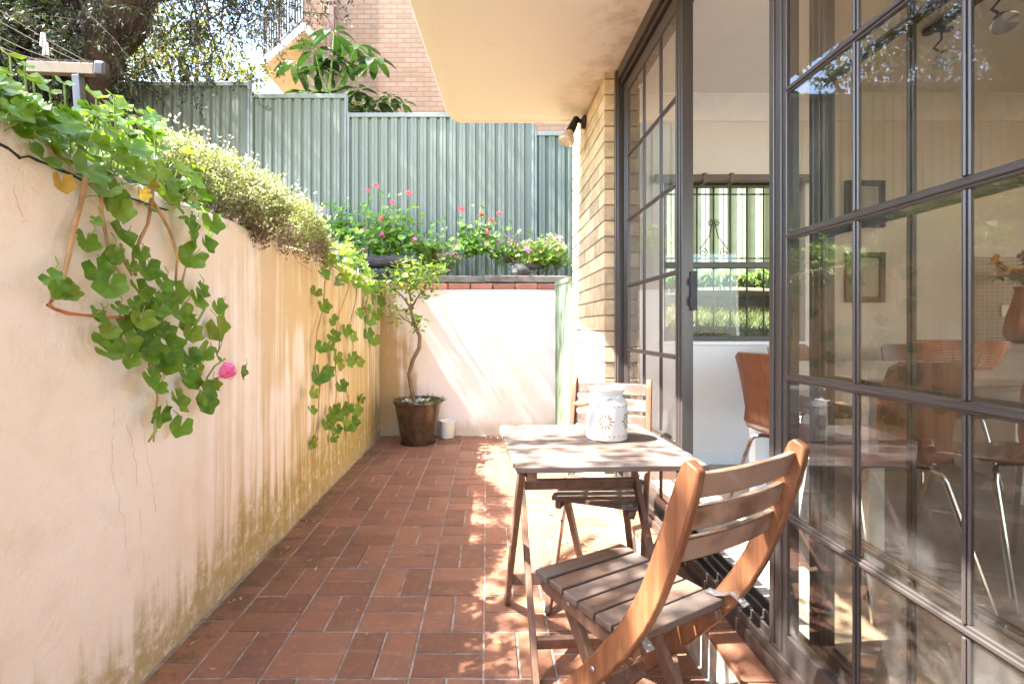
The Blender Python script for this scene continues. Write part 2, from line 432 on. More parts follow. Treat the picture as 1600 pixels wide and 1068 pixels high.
M['pot'] = plain('bronze_glazed_pot', (.06,.034,.02), .24, .0, var=.45, scale=16, bump=.25, bscale=60, coat=.4, stretch=(1,1,.6))
M['whitepot'] = plain('white_plastic_pot', (.78,.78,.76), .4, var=.04, bump=.03)
M['pebble'] = plain('pale_pebble', (.62,.58,.53), .8, island=.3, bump=.1)
M['black'] = plain('black_metal', (.022,.02,.019), .45, .2, var=.2, bump=.1)
M['bulb'] = plain('frosted_lamp_glass', (.62,.50,.40), .18, .1, var=.1, bump=.1, coat=.5)
M['sleeper'] = wood('old_grey_sleeper', (.10,.075,.055), (.20,.155,.12), 0, .9, 0, (.24,.20,.165))
M['log'] = plain('charred_log', (.035,.03,.027), .85, var=.5, scale=18, bump=.8, bscale=40, bd=.01, stretch=(.3,1,1))
M['rock'] = plain('dark_rock', (.11,.10,.09), .9, var=.4, scale=10, bump=.8, bscale=25, bd=.02)
M['stonepale'] = plain('buff_sandstone', (.15,.11,.07), .9, var=.3, scale=8, bump=.8, bscale=25, bd=.02)
M['tanbeam'] = plain('tan_painted_steel', (.15,.105,.042), .5, var=.08, bump=.05)
M['galv'] = plain('galvanised_post', (.075,.075,.078), .45, .6, var=.15, bump=.05)
M['line'] = plain('white_cord', (.22,.21,.20), .7, bump=0)
M['pegwhite'] = plain('white_plastic_peg', (.5,.5,.5), .4, bump=0)
M['farbrick'] = brickwall('orange_apartment_brick', (.26,.15,.088), (.32,.195,.12), (.20,.135,.095), .235, .086)
M['housebrick'] = brickwall('cream_house_brick', (.62,.45,.26), (.68,.50,.31), (.30,.23,.17), .30, .10)
M['balcony'] = plain('white_balcony_edge', (.72,.67,.62), .8, bump=.2, bscale=30)
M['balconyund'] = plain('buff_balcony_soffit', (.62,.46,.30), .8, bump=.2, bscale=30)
M['rail'] = plain('brown_railing', (.03,.02,.016), .5, .0, bump=0)
M['pipe'] = plain('brown_downpipe', (.19,.09,.055), .6, var=.1, bump=.05)
M['frameblack'] = plain('dark_picture_frame', (.045,.035,.028), .5, bump=.1)
M['paper'] = plain('picture_paper', (.46,.45,.42), .8, var=.08, scale=14, bump=0)
M['inkgrey'] = plain('grey_print', (.30,.29,.27), .8, var=.35, scale=30, bump=0)
M['copper'] = plain('copper_metal', (.62,.25,.13), .25, .95, var=.15, bump=.06)
M['copperpaint'] = plain('hammered_copper_vase', (.24,.08,.04), .3, .7, var=.2, scale=30, bump=.3)
M['laminate'] = plain('white_laminate', (.80,.79,.77), .35, var=.02, bump=0)
M['bench'] = plain('stone_benchtop', (.58,.53,.46), .35, var=.15, scale=60, bump=0)
M['blind'] = plain('grey_brown_blind_roll', (.18,.145,.12), .7, var=.1, bump=.1)
M['orange'] = leafmat('orange_petal', (.75,.30,.04), (.8,.42,.08), .2, .5)
M['purple'] = leafmat('purple_petal', (.20,.10,.28), (.32,.18,.36), .2, .5)

def mosaic():
    t = NT('brown_mosaic_tile'); tc = t.n('TexCoord').outputs['Object']
    s = t.n('SeparateXYZ', {0: tc})
    v = t.n('CombineXYZ', {0: s.outputs[0], 1: s.outputs[2], 2: 0.0}).outputs[0]
    br = t.n('TexBrick', {'Vector': v, 'Color1': (.16,.08,.04,1), 'Color2': (.27,.15,.08,1), 'Mortar': (.55,.45,.36,1), 'Scale': 1.0,
                          'Mortar Size': .0022, 'Brick Width': .034, 'Row Height': .026}, offset=0.0)
    return t.done(t.pbr(br.outputs[0], .25, 0, t.bump(t.math('MULTIPLY', br.outputs[1], -1.0), .5, .003)))
M['mosaic'] = mosaic()

# ------------------------------------------------------------------ ground
g = MB()
def soil_h(x, y):
    s = max(0, -1.3-x)
    return 1.545+.14*s-.004*s*s+.03*math.sin(3.1*x+1.7*y)+.02*math.sin(7.3*y-2*x)
def grid(mb, x0, x1, y0, y1, nx, ny, hf):
    vs = []; fs = []
    for j in range(ny+1):
        for i in range(nx+1):
            x = x0+(x1-x0)*i/nx; y = y0+(y1-y0)*j/ny; vs.append((x, y, hf(x, y)))
    for j in range(ny):
        for i in range(nx):
            a = j*(nx+1)+i; fs.append((a, a+1, a+nx+2, a+nx+1))
    mb.add(vs, fs)
grid(g, -150, 150, -150, 250, 4, 4, lambda x, y: -.12)
grid(g, -30, 30, 6.32, 60, 3, 3, lambda x, y: 1.4)
tag(g.build('ground', M['ground']), 'dry brown ground under and beyond the garden', None, None, 'structure')
g = MB()
grid(g, -14, -1.30, -4, 6.32, 60, 50, soil_h)
grid(g, -1.30, .74, 5.16, 6.32, 16, 10, lambda x, y: 1.545+.06*(y-5.16)+.02*math.sin(9*x+5*y))
tag(g.build('garden_soil', M['soil'], smooth=True), 'dark soil of the raised garden bed', None, None, 'structure')
g = MB()
def lawn_h(x, y): return .93+.24*max(0, y-3.6)+.03*math.sin(2.1*x+y)
grid(g, .97, 6.5, 3.56, 5.36, 30, 12, lawn_h)
tag(g.build('lawn', M['lawn'], smooth=True), 'small sloping lawn seen through the back window', None, None, 'structure')

# paving: basket weave of real pavers over a grout bed
MOD = .239; X0 = -.968; rng = random.Random(4)
pv = MB()
def paver(mb, x0, x1, y0, y1, z0, z1, rng, gap=.0038):
    e = .003; dz = rng.uniform(-.0012, .0012)
    x0 += gap+rng.uniform(-.001,.001); x1 -= gap; y0 += gap+rng.uniform(-.001,.001); y1 -= gap
    zt = z1+dz; tx = rng.uniform(-.0015,.0015); ty = rng.uniform(-.0015,.0015)
    vs = [(x0,y0,z0),(x1,y0,z0),(x1,y1,z0),(x0,y1,z0),
          (x0,y0,zt-e),(x1,y0,zt-e),(x1,y1,zt-e),(x0,y1,zt-e),
          (x0+e,y0+e,zt-tx-ty),(x1-e,y0+e,zt+tx-ty),(x1-e,y1-e,zt+tx+ty),(x0+e,y1-e,zt-tx+ty)]
    fs = [(0,1,5,4),(1,2,6,5),(2,3,7,6),(3,0,4,7),(4,5,9,8),(5,6,10,9),(6,7,11,10),(7,4,8,11),(8,9,10,11)]
    mb.add(vs, fs)
Y0 = 1.567
for ci in range(0, 7):
    for rj in range(-15, 15):
        xa = X0+ci*MOD; ya = Y0+rj*MOD; xb = xa+MOD; yb = ya+MOD
        if ya > 5.03: continue
        yb2 = min(yb, 5.045)
        if (ci+rj) % 2 == 1:                       # pair lying across
            paver(pv, xa, xb, ya, min(ya+MOD/2, yb2), -.03, 0, rng)
            if ya+MOD/2 < 5.0: paver(pv, xa, xb, ya+MOD/2, yb2, -.03, 0, rng)
        else:
            paver(pv, xa, xa+MOD/2, ya, yb2, -.03, 0, rng)
            paver(pv, xa+MOD/2, xb, ya, yb2, -.03, 0, rng)
for rj in range(-16, 15):
    ya = Y0+.07+rj*MOD
    if ya > 5.0: continue
    paver(pv, -1.093, X0, ya, min(ya+MOD, 5.045), -.03, 0, rng)
o = pv.build('patio_paving', M['paver']); tag(o, 'terracotta basket weave patio paving', None, None, 'structure')
gb = MB(); gb.box(-1.11, .72, -2.1, 5.05, -.06, -.0042)
tag(gb.build('paving_bed', M['grout']), 'pale grout between the terracotta pavers', None, None, 'structure')

# ------------------------------------------------------------------ left garden wall
lw = thing('garden_wall', 'long pink cream rendered retaining wall with ochre and algae stains', 'wall', (WX, 0, 0))
mb = MB()
ys = [-2.6+.06*i for i in range(int((5.2+2.6)/.06)+1)]
prof = [(WX+.004, -.05), (WX+.002, .08)]+[(WX, .08+.1*k) for k in range(1, 15)]+[(WX, 1.53), (WX-.003, 1.572), (WX-.014, 1.594), (WX-.04, 1.602), (WX-.13, 1.600), (WX-.205, 1.585), (WX-.215, 1.4)]
rng = random.Random(2)
vs = []; fs = []
def wob(y, z): return .004*math.sin(2.3*y+1.1*z)+.003*math.sin(5.1*y-3*z)+.0015*math.sin(17*y+9*z)
for j, y in enumerate(ys):
    dz = .010*math.sin(1.9*y)+.006*math.sin(6.3*y+1)+rng.uniform(-.003,.003)
    for (x, z) in prof:
        zz = z+(dz if z > 1.5 else 0)
        vs.append((x+wob(y, z), y, zz))
n = len(prof)
for j in range(len(ys)-1):
    for i in range(n-1): fs.append((j*n+i, (j+1)*n+i, (j+1)*n+i+1, j*n+i+1))
mb.add(vs, fs)
mb.build('wall', M['plaster_left'], lw, smooth=True)
# crack beneath the coping, from the near end to the vine
ck = MB(); pts = []
rng = random.Random(11)
for px_, py_ in ((-60,205),(-30,214),(0,226),(12,232),(26,243),(30,247),(44,244),(58,251),(80,259),(100,268),(118,276),(135,286),(160,296),(190,305),(215,313),(240,322),(262,328)):
    p = onwall(px_, py_, .001); pts.append(p)
for i in range(len(pts)-1):
    a, b = pts[i], pts[i+1]; w0 = .0035*rng.uniform(.5,1.3)*(1-.6*i/len(pts)); w1 = .0035*rng.uniform(.5,1.3)*(1-.6*i/len(pts))
    ck.add([a+V((.0035,0,-w0)), b+V((.0035,0,-w1)), b+V((.0035,0,w1)), a+V((.0035,0,w0)), a+V((-.01,0,-w0)), b+V((-.01,0,-w1)), b+V((-.01,0,w1)), a+V((-.01,0,w0))],
           [(0,1,2,3),(0,4,5,1),(3,2,6,7)])
ck.build('crack', M['log'], lw)
hc = MB(); rng = random.Random(17)
for line in (((182,636),(180,690),(178,730),(192,790),(198,830),(202,870),(208,925)), ((200,660),(213,700),(217,760),(224,845),(228,900),(231,925)), ((222,640),(233,720),(242,770),(246,820)), ((318,520),(338,545),(352,552)), ((20,290),(35,340),(42,360))):
    q = []
    for (a, b), (c, d) in zip(line, line[1:]):
        for k in range(5): q.append((a+(c-a)*k/5+rng.gauss(0,1.3), b+(d-b)*k/5))
    q = [onwall(a, b, .0008+.003*0) for a, b in q]; q = [V((WX+wob(p.y, p.z)+.0002, p.y, p.z)) for p in q]
    for i in range(0, len(q)-2):
        if rng.random() < .82: hc.tube([q[i], q[i+1]], [.0003+.0004*rng.random(), .0003+.0004*rng.random()], 4)
hc.build('hairline_crack', M['hair'], lw)

# ------------------------------------------------------------------ back wall
bw = thing('end_wall', 'low pale pink rendered wall with brick edging across the patio end', 'wall', (0, 5.05, 0))
mb = MB()
nx = 30
vs = []; fs = []
zs = [-.05+(1.565)*k/24 for k in range(25)]
for i in range(nx+1):
    x = -1.115+(.712+1.115)*i/nx
    for z in zs: vs.append((x, 5.05+.003*math.sin(4*x+3*z)+.002*math.sin(11*x-7*z), z))
m = len(zs)
for i in range(nx):
    for k in range(m-1): fs.append((i*m+k, (i+1)*m+k, (i+1)*m+k+1, i*m+k+1))
mb.add(vs, fs)
mb.box(-1.115, .712, 5.06, 5.22, -.05, 1.512)
mb.build('wall', M['plaster_back'], bw, smooth='auto')
eb = MB(); rng = random.Random(7); x = -1.10
while x < .70:
    L = .225; x1 = min(x+L, .715)
    eb.box(x+.004, x1-.004, 5.045+rng.uniform(-.004,.004), 5.155, 1.517, 1.574+rng.uniform(-.004,.004)); x += L+.008
eb.build('brick_edging', M['edging'], bw, bevel=.004)

# ------------------------------------------------------------------ house
house = thing('house', 'cream brick house with bronze glazed sliding doors and wide painted soffit', 'house', (0, 0, 0))
WALLX = .83
ZS = 2.74
def bricks(mb, rng, axis, c, a0, a1, z0, z1, L, h, depth, phase=0):
    """face bricks: axis 'x' -> face at x=c looking -X running along y, 'y' -> face at y=c looking -Y running along x"""
    k = 0; z = z0
    while z < z1-.01:
        a = a0-(L/2 if (k+phase) % 2 else 0)
        while a < a1-.005:
            s, e = max(a, a0), min(a+L, a1)
            if e-s > .02:
                j = rng.uniform(-.002, .002)
                if axis == 'x': mb.box(c+j, c+depth, s+.005, e-(.005 if e < a1 else 0), z+.005, min(z+h, z1)-.005)
                else: mb.box(s+.005, e-.005, c+j, c+depth, z+.005, min(z+h, z1)-.005)
            a += L
        z += h; k += 1
rng = random.Random(9)
PX0, PY0, PY1 = .742, 3.085, 4.22
mb = MB()
k = 0; z = .0
while z < 3.3:                                      # quoin: corner bricks alternate header and stretcher
    h = .10; lead = .30 if k % 2 == 0 else .15
    j = rng.uniform(-.0015, .0015)
    mb.box(PX0+j, .855, PY0+j, PY0+lead-.005, z+.005, z+h-.005)
    a = PY0+lead
    while a < PY1-.01:
        e = min(a+.30, PY1); j = rng.uniform(-.0015,.0015)
        if e-a > .03: mb.box(PX0+j, .855, a+.005, e-.005, z+.005, z+h-.005)
        a += .30
    z += h; k += 1
mb.build('brick_pier', M['brick'], house, bevel=.003, seg=1)
mb = MB(); mb.box(PX0+.007, .95, PY0+.007, PY1-.004, -.05, 3.32)
mb.build('pier_mortar', M['mortar'], house)
mb = MB()                                           # brick walls of the rest of the house
mb.box(.857, 1.02, -3.2, .40, -.05, 2.735)
mb.box(.857, 1.02, -3.2, 3.30, 2.80, 6.5)
mb.box(.96, 6.4, 3.42, 3.56, -.05, 1.03); mb.box(.96, 6.4, 3.42, 3.56, 2.14, 6.5)
mb.box(.96, 1.20, 3.42, 3.56, 1.03, 2.14); mb.box(2.16, 6.4, 3.42, 3.56, 1.03, 2.14)
mb.box(.80, 1.02, 3.31, 4.20, 3.33, 6.5)
mb.build('brick_wall', M['housebrick'], house)
# soffit with chamfered outer corner and a drip bead
def sofx(y): return -.295-.065*(3.86-y)
mb = MB()
poly = [(sofx(-3.2), -3.2), (.853, -3.2), (.853, 3.86), (-.215, 3.86), (-.272, 3.80), (sofx(3.66), 3.66)]
mb.poly_prism(poly, ZS, ZS+.22)
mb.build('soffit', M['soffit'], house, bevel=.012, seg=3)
mb = MB()
for off, r in ((.085, .0045), (.115, .003)):
    mb.tube([(sofx(-3)+off, -3, ZS), (sofx(3.6)+off, 3.62, ZS), (-.20+off*.5, 3.86-off*.62, ZS), (.74, 3.86-off*.62, ZS)], r, 6)
mb.build('drip_bead', M['soffit'], house)
# door step
mb = MB(); mb.box(.712, .80, -2.1, 3.07, -.05, .128)
mb.build('doorstep', plain('stained_cement', (.47,.40,.31), .9, var=.4, scale=9, bump=.5), house, bevel=.004)
mb = MB(); y = -2.0; rng = random.Random(3)
while y < 3.0:
    paver(mb, .708, .83, y, min(y+MOD, 3.06), .129, .150, rng); y += MOD
mb.build('step_paver', M['paver'], house)
# interior shell
FZ, CZ, BY = .20, 2.66, 3.30
mb = MB()
def hole_wall(mb, y0, y1):
    mb.box(.95, 5.2, y0, y1, FZ-.1, 1.03); mb.box(.95, 5.2, y0, y1, 2.14, CZ+.1)
    mb.box(.95, 1.20, y0, y1, 1.03, 2.14); mb.box(2.16, 5.2, y0, y1, 1.03, 2.14)
hole_wall(mb, BY, 3.415)
mb.box(5.2, 5.32, -2.4, -1.6, FZ-.1, CZ+.1); mb.box(5.2, 5.32, 2.6, 3.42, FZ-.1, CZ+.1); mb.box(5.2, 5.32, -1.6, 2.6, FZ-.1, .75); mb.box(5.2, 5.32, -1.6, 2.6, 2.5, CZ+.1)  # unseen opening added in the right wall to let daylight brighten the room
mb.box(1.03, 1.5, -2.4, -2.28, FZ-.1, CZ+.1); mb.box(4.7, 5.2, -2.4, -2.28, FZ-.1, CZ+.1); mb.box(1.5, 4.7, -2.4, -2.28, FZ-.1, .5); mb.box(1.5, 4.7, -2.4, -2.28, 2.5, CZ+.1)  # second unseen opening added for daylight, in the near wall
mb.build('interior_wall', M['white_wall'], house)
mb = MB(); mb.box(.96, 5.3, -2.4, 3.42, CZ, CZ+.13); mb.build('room_ceiling', M['ceiling'], house)
mb = MB(); mb.box(.955, 5.3, -2.4, 3.40, FZ-.18, FZ); mb.build('carpet', M['carpet'], house)
mb = MB()
pr = [(0,-.14),(-.012,-.14),(-.022,-.115),(-.05,-.06),(-.095,-.022),(-.12,-.012),(-.12,0),(0,0)]
vs = []
for x in (.97, 5.2):
    for a, b in pr: vs.append((x, BY-.001+a, CZ-.001+b))
m = len(pr); mb.add(vs, [(i,(i+1) % m,m+(i+1) % m,m+i) for i in range(m)])
mb.build('cornice', M['trimwhite'], house, smooth='auto')
mb = MB(); mb.box(.97, 3.0, BY-.016, BY-.001, FZ, FZ+.09); mb.build('skirting_board', M['trimwhite'], house, bevel=.003)
# back window with blind and security bars
wn = MB()
def rect_frame(mb, x0, x1, y0, y1, z0, z1, w):
    mb.box(x0, x0+w, y0, y1, z0, z1); mb.box(x1-w, x1, y0, y1, z0, z1)
    mb.box(x0+w, x1-w, y0, y1, z0, z0+w); mb.box(x0+w, x1-w, y0, y1, z1-w, z1)
rect_frame(wn, 1.202, 2.158, 3.36, 3.42, 1.032, 2.138, .032)
wn.box(1.234, 2.126, 3.355, 3.41, 1.535, 1.575)
win = wn.build('window', M['bronze'], house, bevel=.002, seg=1)
mb = MB(); mb.box(1.236, 2.124, 3.388, 3.392, 1.066, 1.534); mb.box(1.236, 2.124, 3.388, 3.392, 1.576, 2.104)
mb.build('pane', M['glass_win'], win)
mb = MB(); mb.box(1.16, 2.20, BY-.018, BY-.001, 1.005, 1.03); mb.build('sill', M['trimwhite'], win, bevel=.003)
mb = MB(); mb.tube([(1.12, BY-.04, 2.12), (2.18, BY-.04, 2.12)], .028, 12)
for x in (1.45, 1.63, 2.0): mb.box(x-.012, x+.012, BY-.072, BY-.002, 2.085, 2.15)
mb.build('blind_roll', M['blind'], win, smooth='auto')
mb = MB(); x = 1.27
while x < 2.15:
    mb.tube([(x, 3.50, 1.04), (x, 3.50, 2.13)], .006, 6); x += .12
for z in (1.10, 1.62, 2.08): mb.box(1.21, 2.15, 3.493, 3.507, z-.004, z+.004)
def spiral(mb, c, s, a0, turns, r0):
    pts = []
    for i in range(22):
        t = i/21; a = a0+s*turns*2*PI*t; r = r0*(1-.8*t)
        pts.append((c[0]+r*math.cos(a), 3.498, c[1]+r*math.sin(a)))
    mb.tube(pts, .0038, 5); return pts[0]
for s in (-1, 1):
    for (cx_, cz_, r) in ((1.63+s*.028, 1.875, .024), (1.63+s*.075, 1.66, .034), (1.63+s*.075, 1.30, .034)):
        spiral(mb, (cx_, cz_), s, PI/2 if s > 0 else PI/2, 1.3, r)
    mb.tube([(1.63+s*.012, 3.498, 1.86), (1.63+s*.03, 3.498, 1.78), (1.63+s*.10, 3.498, 1.685)], .0038, 5)
    mb.tube([(1.63, 3.498, 1.22), (1.63+s*.06, 3.498, 1.27), (1.63+s*.10, 3.498, 1.34), (1.63+s*.06, 3.498, 1.45)], .0038, 5)
mb.build('security_bar', M['rail'], win)

# aluminium door set
RAILS = [.612, .992, 1.375, 1.772, 2.160]
DB, DT = .236, 2.56
fr = MB()
fr.box(.815, .945, 3.03, 3.083, .15, 2.735)                    # far jamb
fr.box(.806, .817, 3.05, 3.083, .15, 2.735)
fr.box(.832, .960, .40, 3.03, 2.635, 2.735)                    # header, stepped
fr.box(.815, .832, .40, 3.03, 2.665, 2.735)
fr.box(.86, .90, .40, 3.03, 2.60, 2.635)
fr.box(.815, .945, .40, .455, .15, 2.635)
fr.box(.905, .945, 3.005, 3.03, .23, 2.60)
frame = fr.build('door_frame', M['bronze'], house, bevel=.0025, seg=1)
tr = MB()
tr.box(.80, .955, .455, 3.03, .15, .196)
for x in (.812, .852, .892, .932): tr.box(x-.004, x+.004, .455, 3.03, .196, .222)
tr.build('door_track', M['bronze2'], frame, bevel=.001, seg=1)
def door_leaf(name, X, y0, y1, muntins, glassm, stile=.072, th=.034, label=None):
    """leaf in the plane x=X from y0 (near) to y1 (far)"""
    d = MB(); a, b = X-th/2, X+th/2
    d.box(a, b, y0, y0+stile, DB-.02, 2.625); d.box(a, b, y1-stile, y1, DB-.02, 2.625)
    d.box(a+.001, b-.001, y0+stile, y1-stile, DB-.02, DB+.055); d.box(a+.001, b-.001, y0+stile, y1-stile, DT-.01, 2.624)
    # raised beads on the stiles
    for yy in (y0+stile*.30, y0+stile*.72, y1-stile*.30, y1-stile*.72): d.box(a-.004, a, yy-.005, yy+.005, DB, 2.60)
    for z in RAILS:
        d.box(a+.002, a+.016, y0+stile, y1-stile, z-.011, z+.011); d.box(a-.003, a+.003, y0+stile, y1-stile, z-.005, z+.005)
    for y in muntins:
        zs_ = [DB+.055]+[q for r in RAILS for q in (r-.011, r+.011)]+[DT-.01]
        for i in range(0, len(zs_), 2):
            d.box(a+.003, a+.013, y-.0075, y+.0075, zs_[i], zs_[i+1]); d.box(a-.002, a+.003, y-.0035, y+.0035, zs_[i], zs_[i+1])
    o = d.build(name, M['bronze'], house, bevel=.002, seg=1)
    if label: o['label'] = label
    p = MB(); ysp = [y0+stile]+sorted(muntins)+[y1-stile]; zsp = [DB+.055]+RAILS+[DT-.01]
    for i in range(len(ysp)-1):
        for j in range(len(zsp)-1):
            ya, yb = ysp[i]+.007, ysp[i+1]-.007; za, zb = zsp[j]+.009, zsp[j+1]-.009
            p.box(a+.006, a+.010, ya-.003, yb+.003, za, zb)
    p.build('pane', glassm, o)
    return o
leafL = door_leaf('sliding_door', .872, 2.115, 3.01, [2.64, 2.385], M['glass'], .075, .05, 'far glazed door leaf beside the brick pier')
leafR = door_leaf('sliding_door', .832, .46, 1.405, [1.08, .831], M['glass_dark'], .082, .036, 'near glazed door leaf with dusty panes')
leafI = door_leaf('sliding_door', .898, .43, 1.335, [1.020, .76], M['glass_dark'], .06, .03, 'inner glazed door leaf slid open behind the near leaf')
mb = MB(); mb.box(.80+.082, .898+.012, 2.102, 2.1145, 1.20, 1.37); mb.box(.876, .886, 2.094, 2.102, 1.22, 1.26); mb.box(.876, .886, 2.094, 2.102, 1.31, 1.34)
mb.build('door_lock', M['black'], leafL, bevel=.002, seg=1)
mb = MB(); mb.box(.852, .872, 1.4055, 1.413, 1.17, 1.335); mb.tube([(.862, 1.413, 1.19), (.862, 1.43, 1.20), (.862, 1.43, 1.30), (.862, 1.413, 1.31)], .006, 6)
mb.build('door_handle', M['black'], leafR, bevel=.002, seg=1)
# kitchen splashback and power point on the back wall
mb = MB(); mb.box(3.30, 5.19, BY-.012, BY-.001, 1.03, 1.60); mb.build('splashback', M['mosaic'], house)
mb = MB(); mb.box(3.47, 3.60, BY-.022, BY-.0125, 1.20, 1.275); mb.build('power_point', M['trimwhite'], house, bevel=.003)
mb.v = []; mb.f = []
# ------------------------------------------------------------------ interior furniture
kc = thing('kitchen_cabinet', 'white kitchen base cabinet under stone bench top', 'cabinet', (4.0, 3.0, FZ))
mb = MB(); mb.box(3.12, 5.18, 2.74, BY-.02, FZ+.1, .985); mb.box(3.14, 5.16, 2.80, BY-.03, FZ, FZ+.1); mb.build('carcass', M['laminate'], kc)
for i in range(4):
    mb = MB(); mb.box(3.125+i*.51, 3.125+i*.51+.50, 2.72, 2.739, FZ+.11, .975); d = mb.build('door', M['laminate'], kc, bevel=.003)
mb = MB(); mb.box(3.08, 5.19, 2.69, BY-.0135, .987, 1.027); mb.build('bench_top', M['bench'], kc, bevel=.004)
vz = thing('vase', 'tall copper vase of orange and purple flowers on the kitchen bench', 'vase', (3.36, 3.02, 1.027))
mb = MB(); mb.lathe([(.001,0),(.085,0),(.105,.03),(.112,.08),(.095,.18),(.07,.27),(.058,.33),(.066,.35),(.060,.35),(.05,.32),(.0,.30)], (3.36,3.02,1.027), 28)
mb.build('body', M['copperpaint'], vz, smooth=True)
rng = random.Random(5); lf = MB()
for i in range(16):
    c = V((3.36+rng.gauss(0,.09), 3.02+rng.gauss(0,.06), 1.46+rng.uniform(-.06,.14)))
    lf.tube([(3.36,3.02,1.36), (V((3.36,3.02,1.36))+c)/2+V((0,0,.02)), c], .003, 4)
    tgt = MB()
    for k in range(16):
        d = V((rng.gauss(0,1), rng.gauss(0,1), rng.gauss(.4,1))).normalized(); tgt.leaf(c, d, V((rng.random(), rng.random(), 1)), .04, .025)
    tgt.build('bloom', M['orange' if i % 3 else 'purple'], vz)
    for k in range(5):
        d = V((rng.gauss(0,1), rng.gauss(0,1), rng.gauss(0,.7))).normalized(); lf.leaf(c-V((0,0,.04)), d, (0,0,1), .08, .03)
lf.build('leaves', M['strapleaf'], vz)

def dining_table():
    t = thing('dining_table', 'white rectangular dining table inside the room', 'table', (2.1, 2.18, FZ))
    mb = MB(); mb.box(1.36, 2.86, 1.74, 2.64, FZ+.715, FZ+.745); mb.build('table_top', M['laminate'], t, bevel=.004)
    mb = MB(); rect_frame(mb, 1.42, 2.80, 1.80, 2.58, FZ+.63, FZ+.714, .03)
    mb = MB(); mb.box(1.44,2.78,1.80,1.825,FZ+.62,FZ+.714); mb.box(1.44,2.78,2.555,2.58,FZ+.62,FZ+.714); mb.box(1.415,1.44,1.80,2.58,FZ+.62,FZ+.714); mb.box(2.78,2.805,1.80,2.58,FZ+.62,FZ+.714)
    mb.build('apron', M['laminate'], t)
    for x in (1.40, 2.76):
        for y in (1.785, 2.54):
            mb = MB(); mb.box(x, x+.06, y, y+.06, FZ, FZ+.619); mb.build('leg', M['laminate'], t, bevel=.003)
dining_table()
def dining_chair():
    c = thing('dining_chair', 'brown moulded plywood dining chair standing in the open doorway', 'chair', (0,0,0), 'plywood dining chairs')
    # shell profile (y forward, z up) from the seat front to the top of the back
    prof = [(.21,.425),(.19,.445),(.12,.455),(.0,.450),(-.10,.448),(-.155,.462),(-.185,.50),(-.198,.56),(-.205,.63),(-.22,.72),(-.245,.795),(-.252,.815)]
    wid = [.30,.36,.385,.375,.33,.29,.255,.26,.275,.285,.27,.21]
    N = 12; th = .011; mb = MB(); vs = []; fs = []
    rows = len(prof)
    for side in (0, 1):
        for i, (y, z) in enumerate(prof):
            a = prof[max(i-1,0)]; b = prof[min(i+1,rows-1)]
            ty, tz = b[0]-a[0], b[1]-a[1]; l = math.hypot(ty, tz); ny, nz = tz/l, -ty/l
            for k in range(N+1):
                u = -1+2*k/N; cv = .022*u*u*(1 if i > 6 else .35)
                x = u*wid[i]/2
                vs.append((x, y+ny*(th*side)+cv*(1 if i > 6 else 0), z+nz*(th*side)+cv*(0 if i > 6 else 1)))
    S = rows*(N+1)
    for i in range(rows-1):
        for k in range(N):
            a = i*(N+1)+k
            fs.append((a,a+1,a+N+2,a+N+1)); fs.append((S+a+N+1,S+a+N+2,S+a+1,S+a))
        a = i*(N+1); fs.append((a,a+N+1,S+a+N+1,S+a)); a += N; fs.append((a+N+1,a,S+a,S+a+N+1))
    for k in range(N):
        fs.append((k+1,k,S+k,S+k+1)); a = (rows-1)*(N+1)+k; fs.append((a,a+1,S+a+1,S+a))
    mb.add(vs, fs); mb.build('shell', M['plywood'], c, smooth='auto', local=True)
    for sx in (-1, 1):
        for sy, y1 in ((1, .20), (-1, -.24)):
            mb = MB(); mb.tube([(sx*.05, sy*.03, .43), (sx*.13, sy*.09, .43), (sx*.155, sy*.115, .42), (sx*.165, sy*.125, .395), (sx*.21, y1, .0)], .0095, 8)
            mb.build('leg', M['chrome'], c, smooth='auto', local=True)
    mb = MB(); mb.box(-.07,.07,-.06,.06,.432,.441); mb.build('seat_plate', M['black'], c, local=True)
    return c
ch = dining_chair(); ch.location = (1.375, 2.125, FZ); ch.rotation_euler.z = R(-82)
for (x, y, a, lab) in ((1.40, 1.78, 5, 'plywood dining chair pulled to the near side of the white table'),
                       (1.93, 2.88, 183, 'plywood dining chair at the far side of the table beneath the window end'),
                       (2.62, 2.86, 176, 'plywood dining chair at the far side of the table under the pictures'),
                       (1.93, 1.80, -3, 'plywood dining chair at the near side, beyond the nearest indoor one')):
    c = copy_tree(ch); c.location = (x, y, FZ); c.rotation_euler.z = R(a); c['label'] = lab
bk = thing('wire_basket', 'round copper wire basket on the white dining table', 'basket', (2.12, 2.18, FZ+.745))
mb = MB(); cen = V((2.12, 2.18, FZ+.745))
for k in range(11):
    r = .10+.055*(k/10)**.6; z = .004+.0115*k
    mb.tube([cen+V((r*math.cos(2*PI*i/28), r*math.sin(2*PI*i/28), z)) for i in range(29)], .0032, 5, False)
for i in range(10):
    a = 2*PI*i/10; mb.tube([cen+V(((.10+.055*(k/5)**.6)*math.cos(a), (.10+.055*(k/5)**.6)*math.sin(a), .004+.023*k)) for k in range(6)], .003, 5)
mb.build('wire', M['copper'], bk, smooth=True)
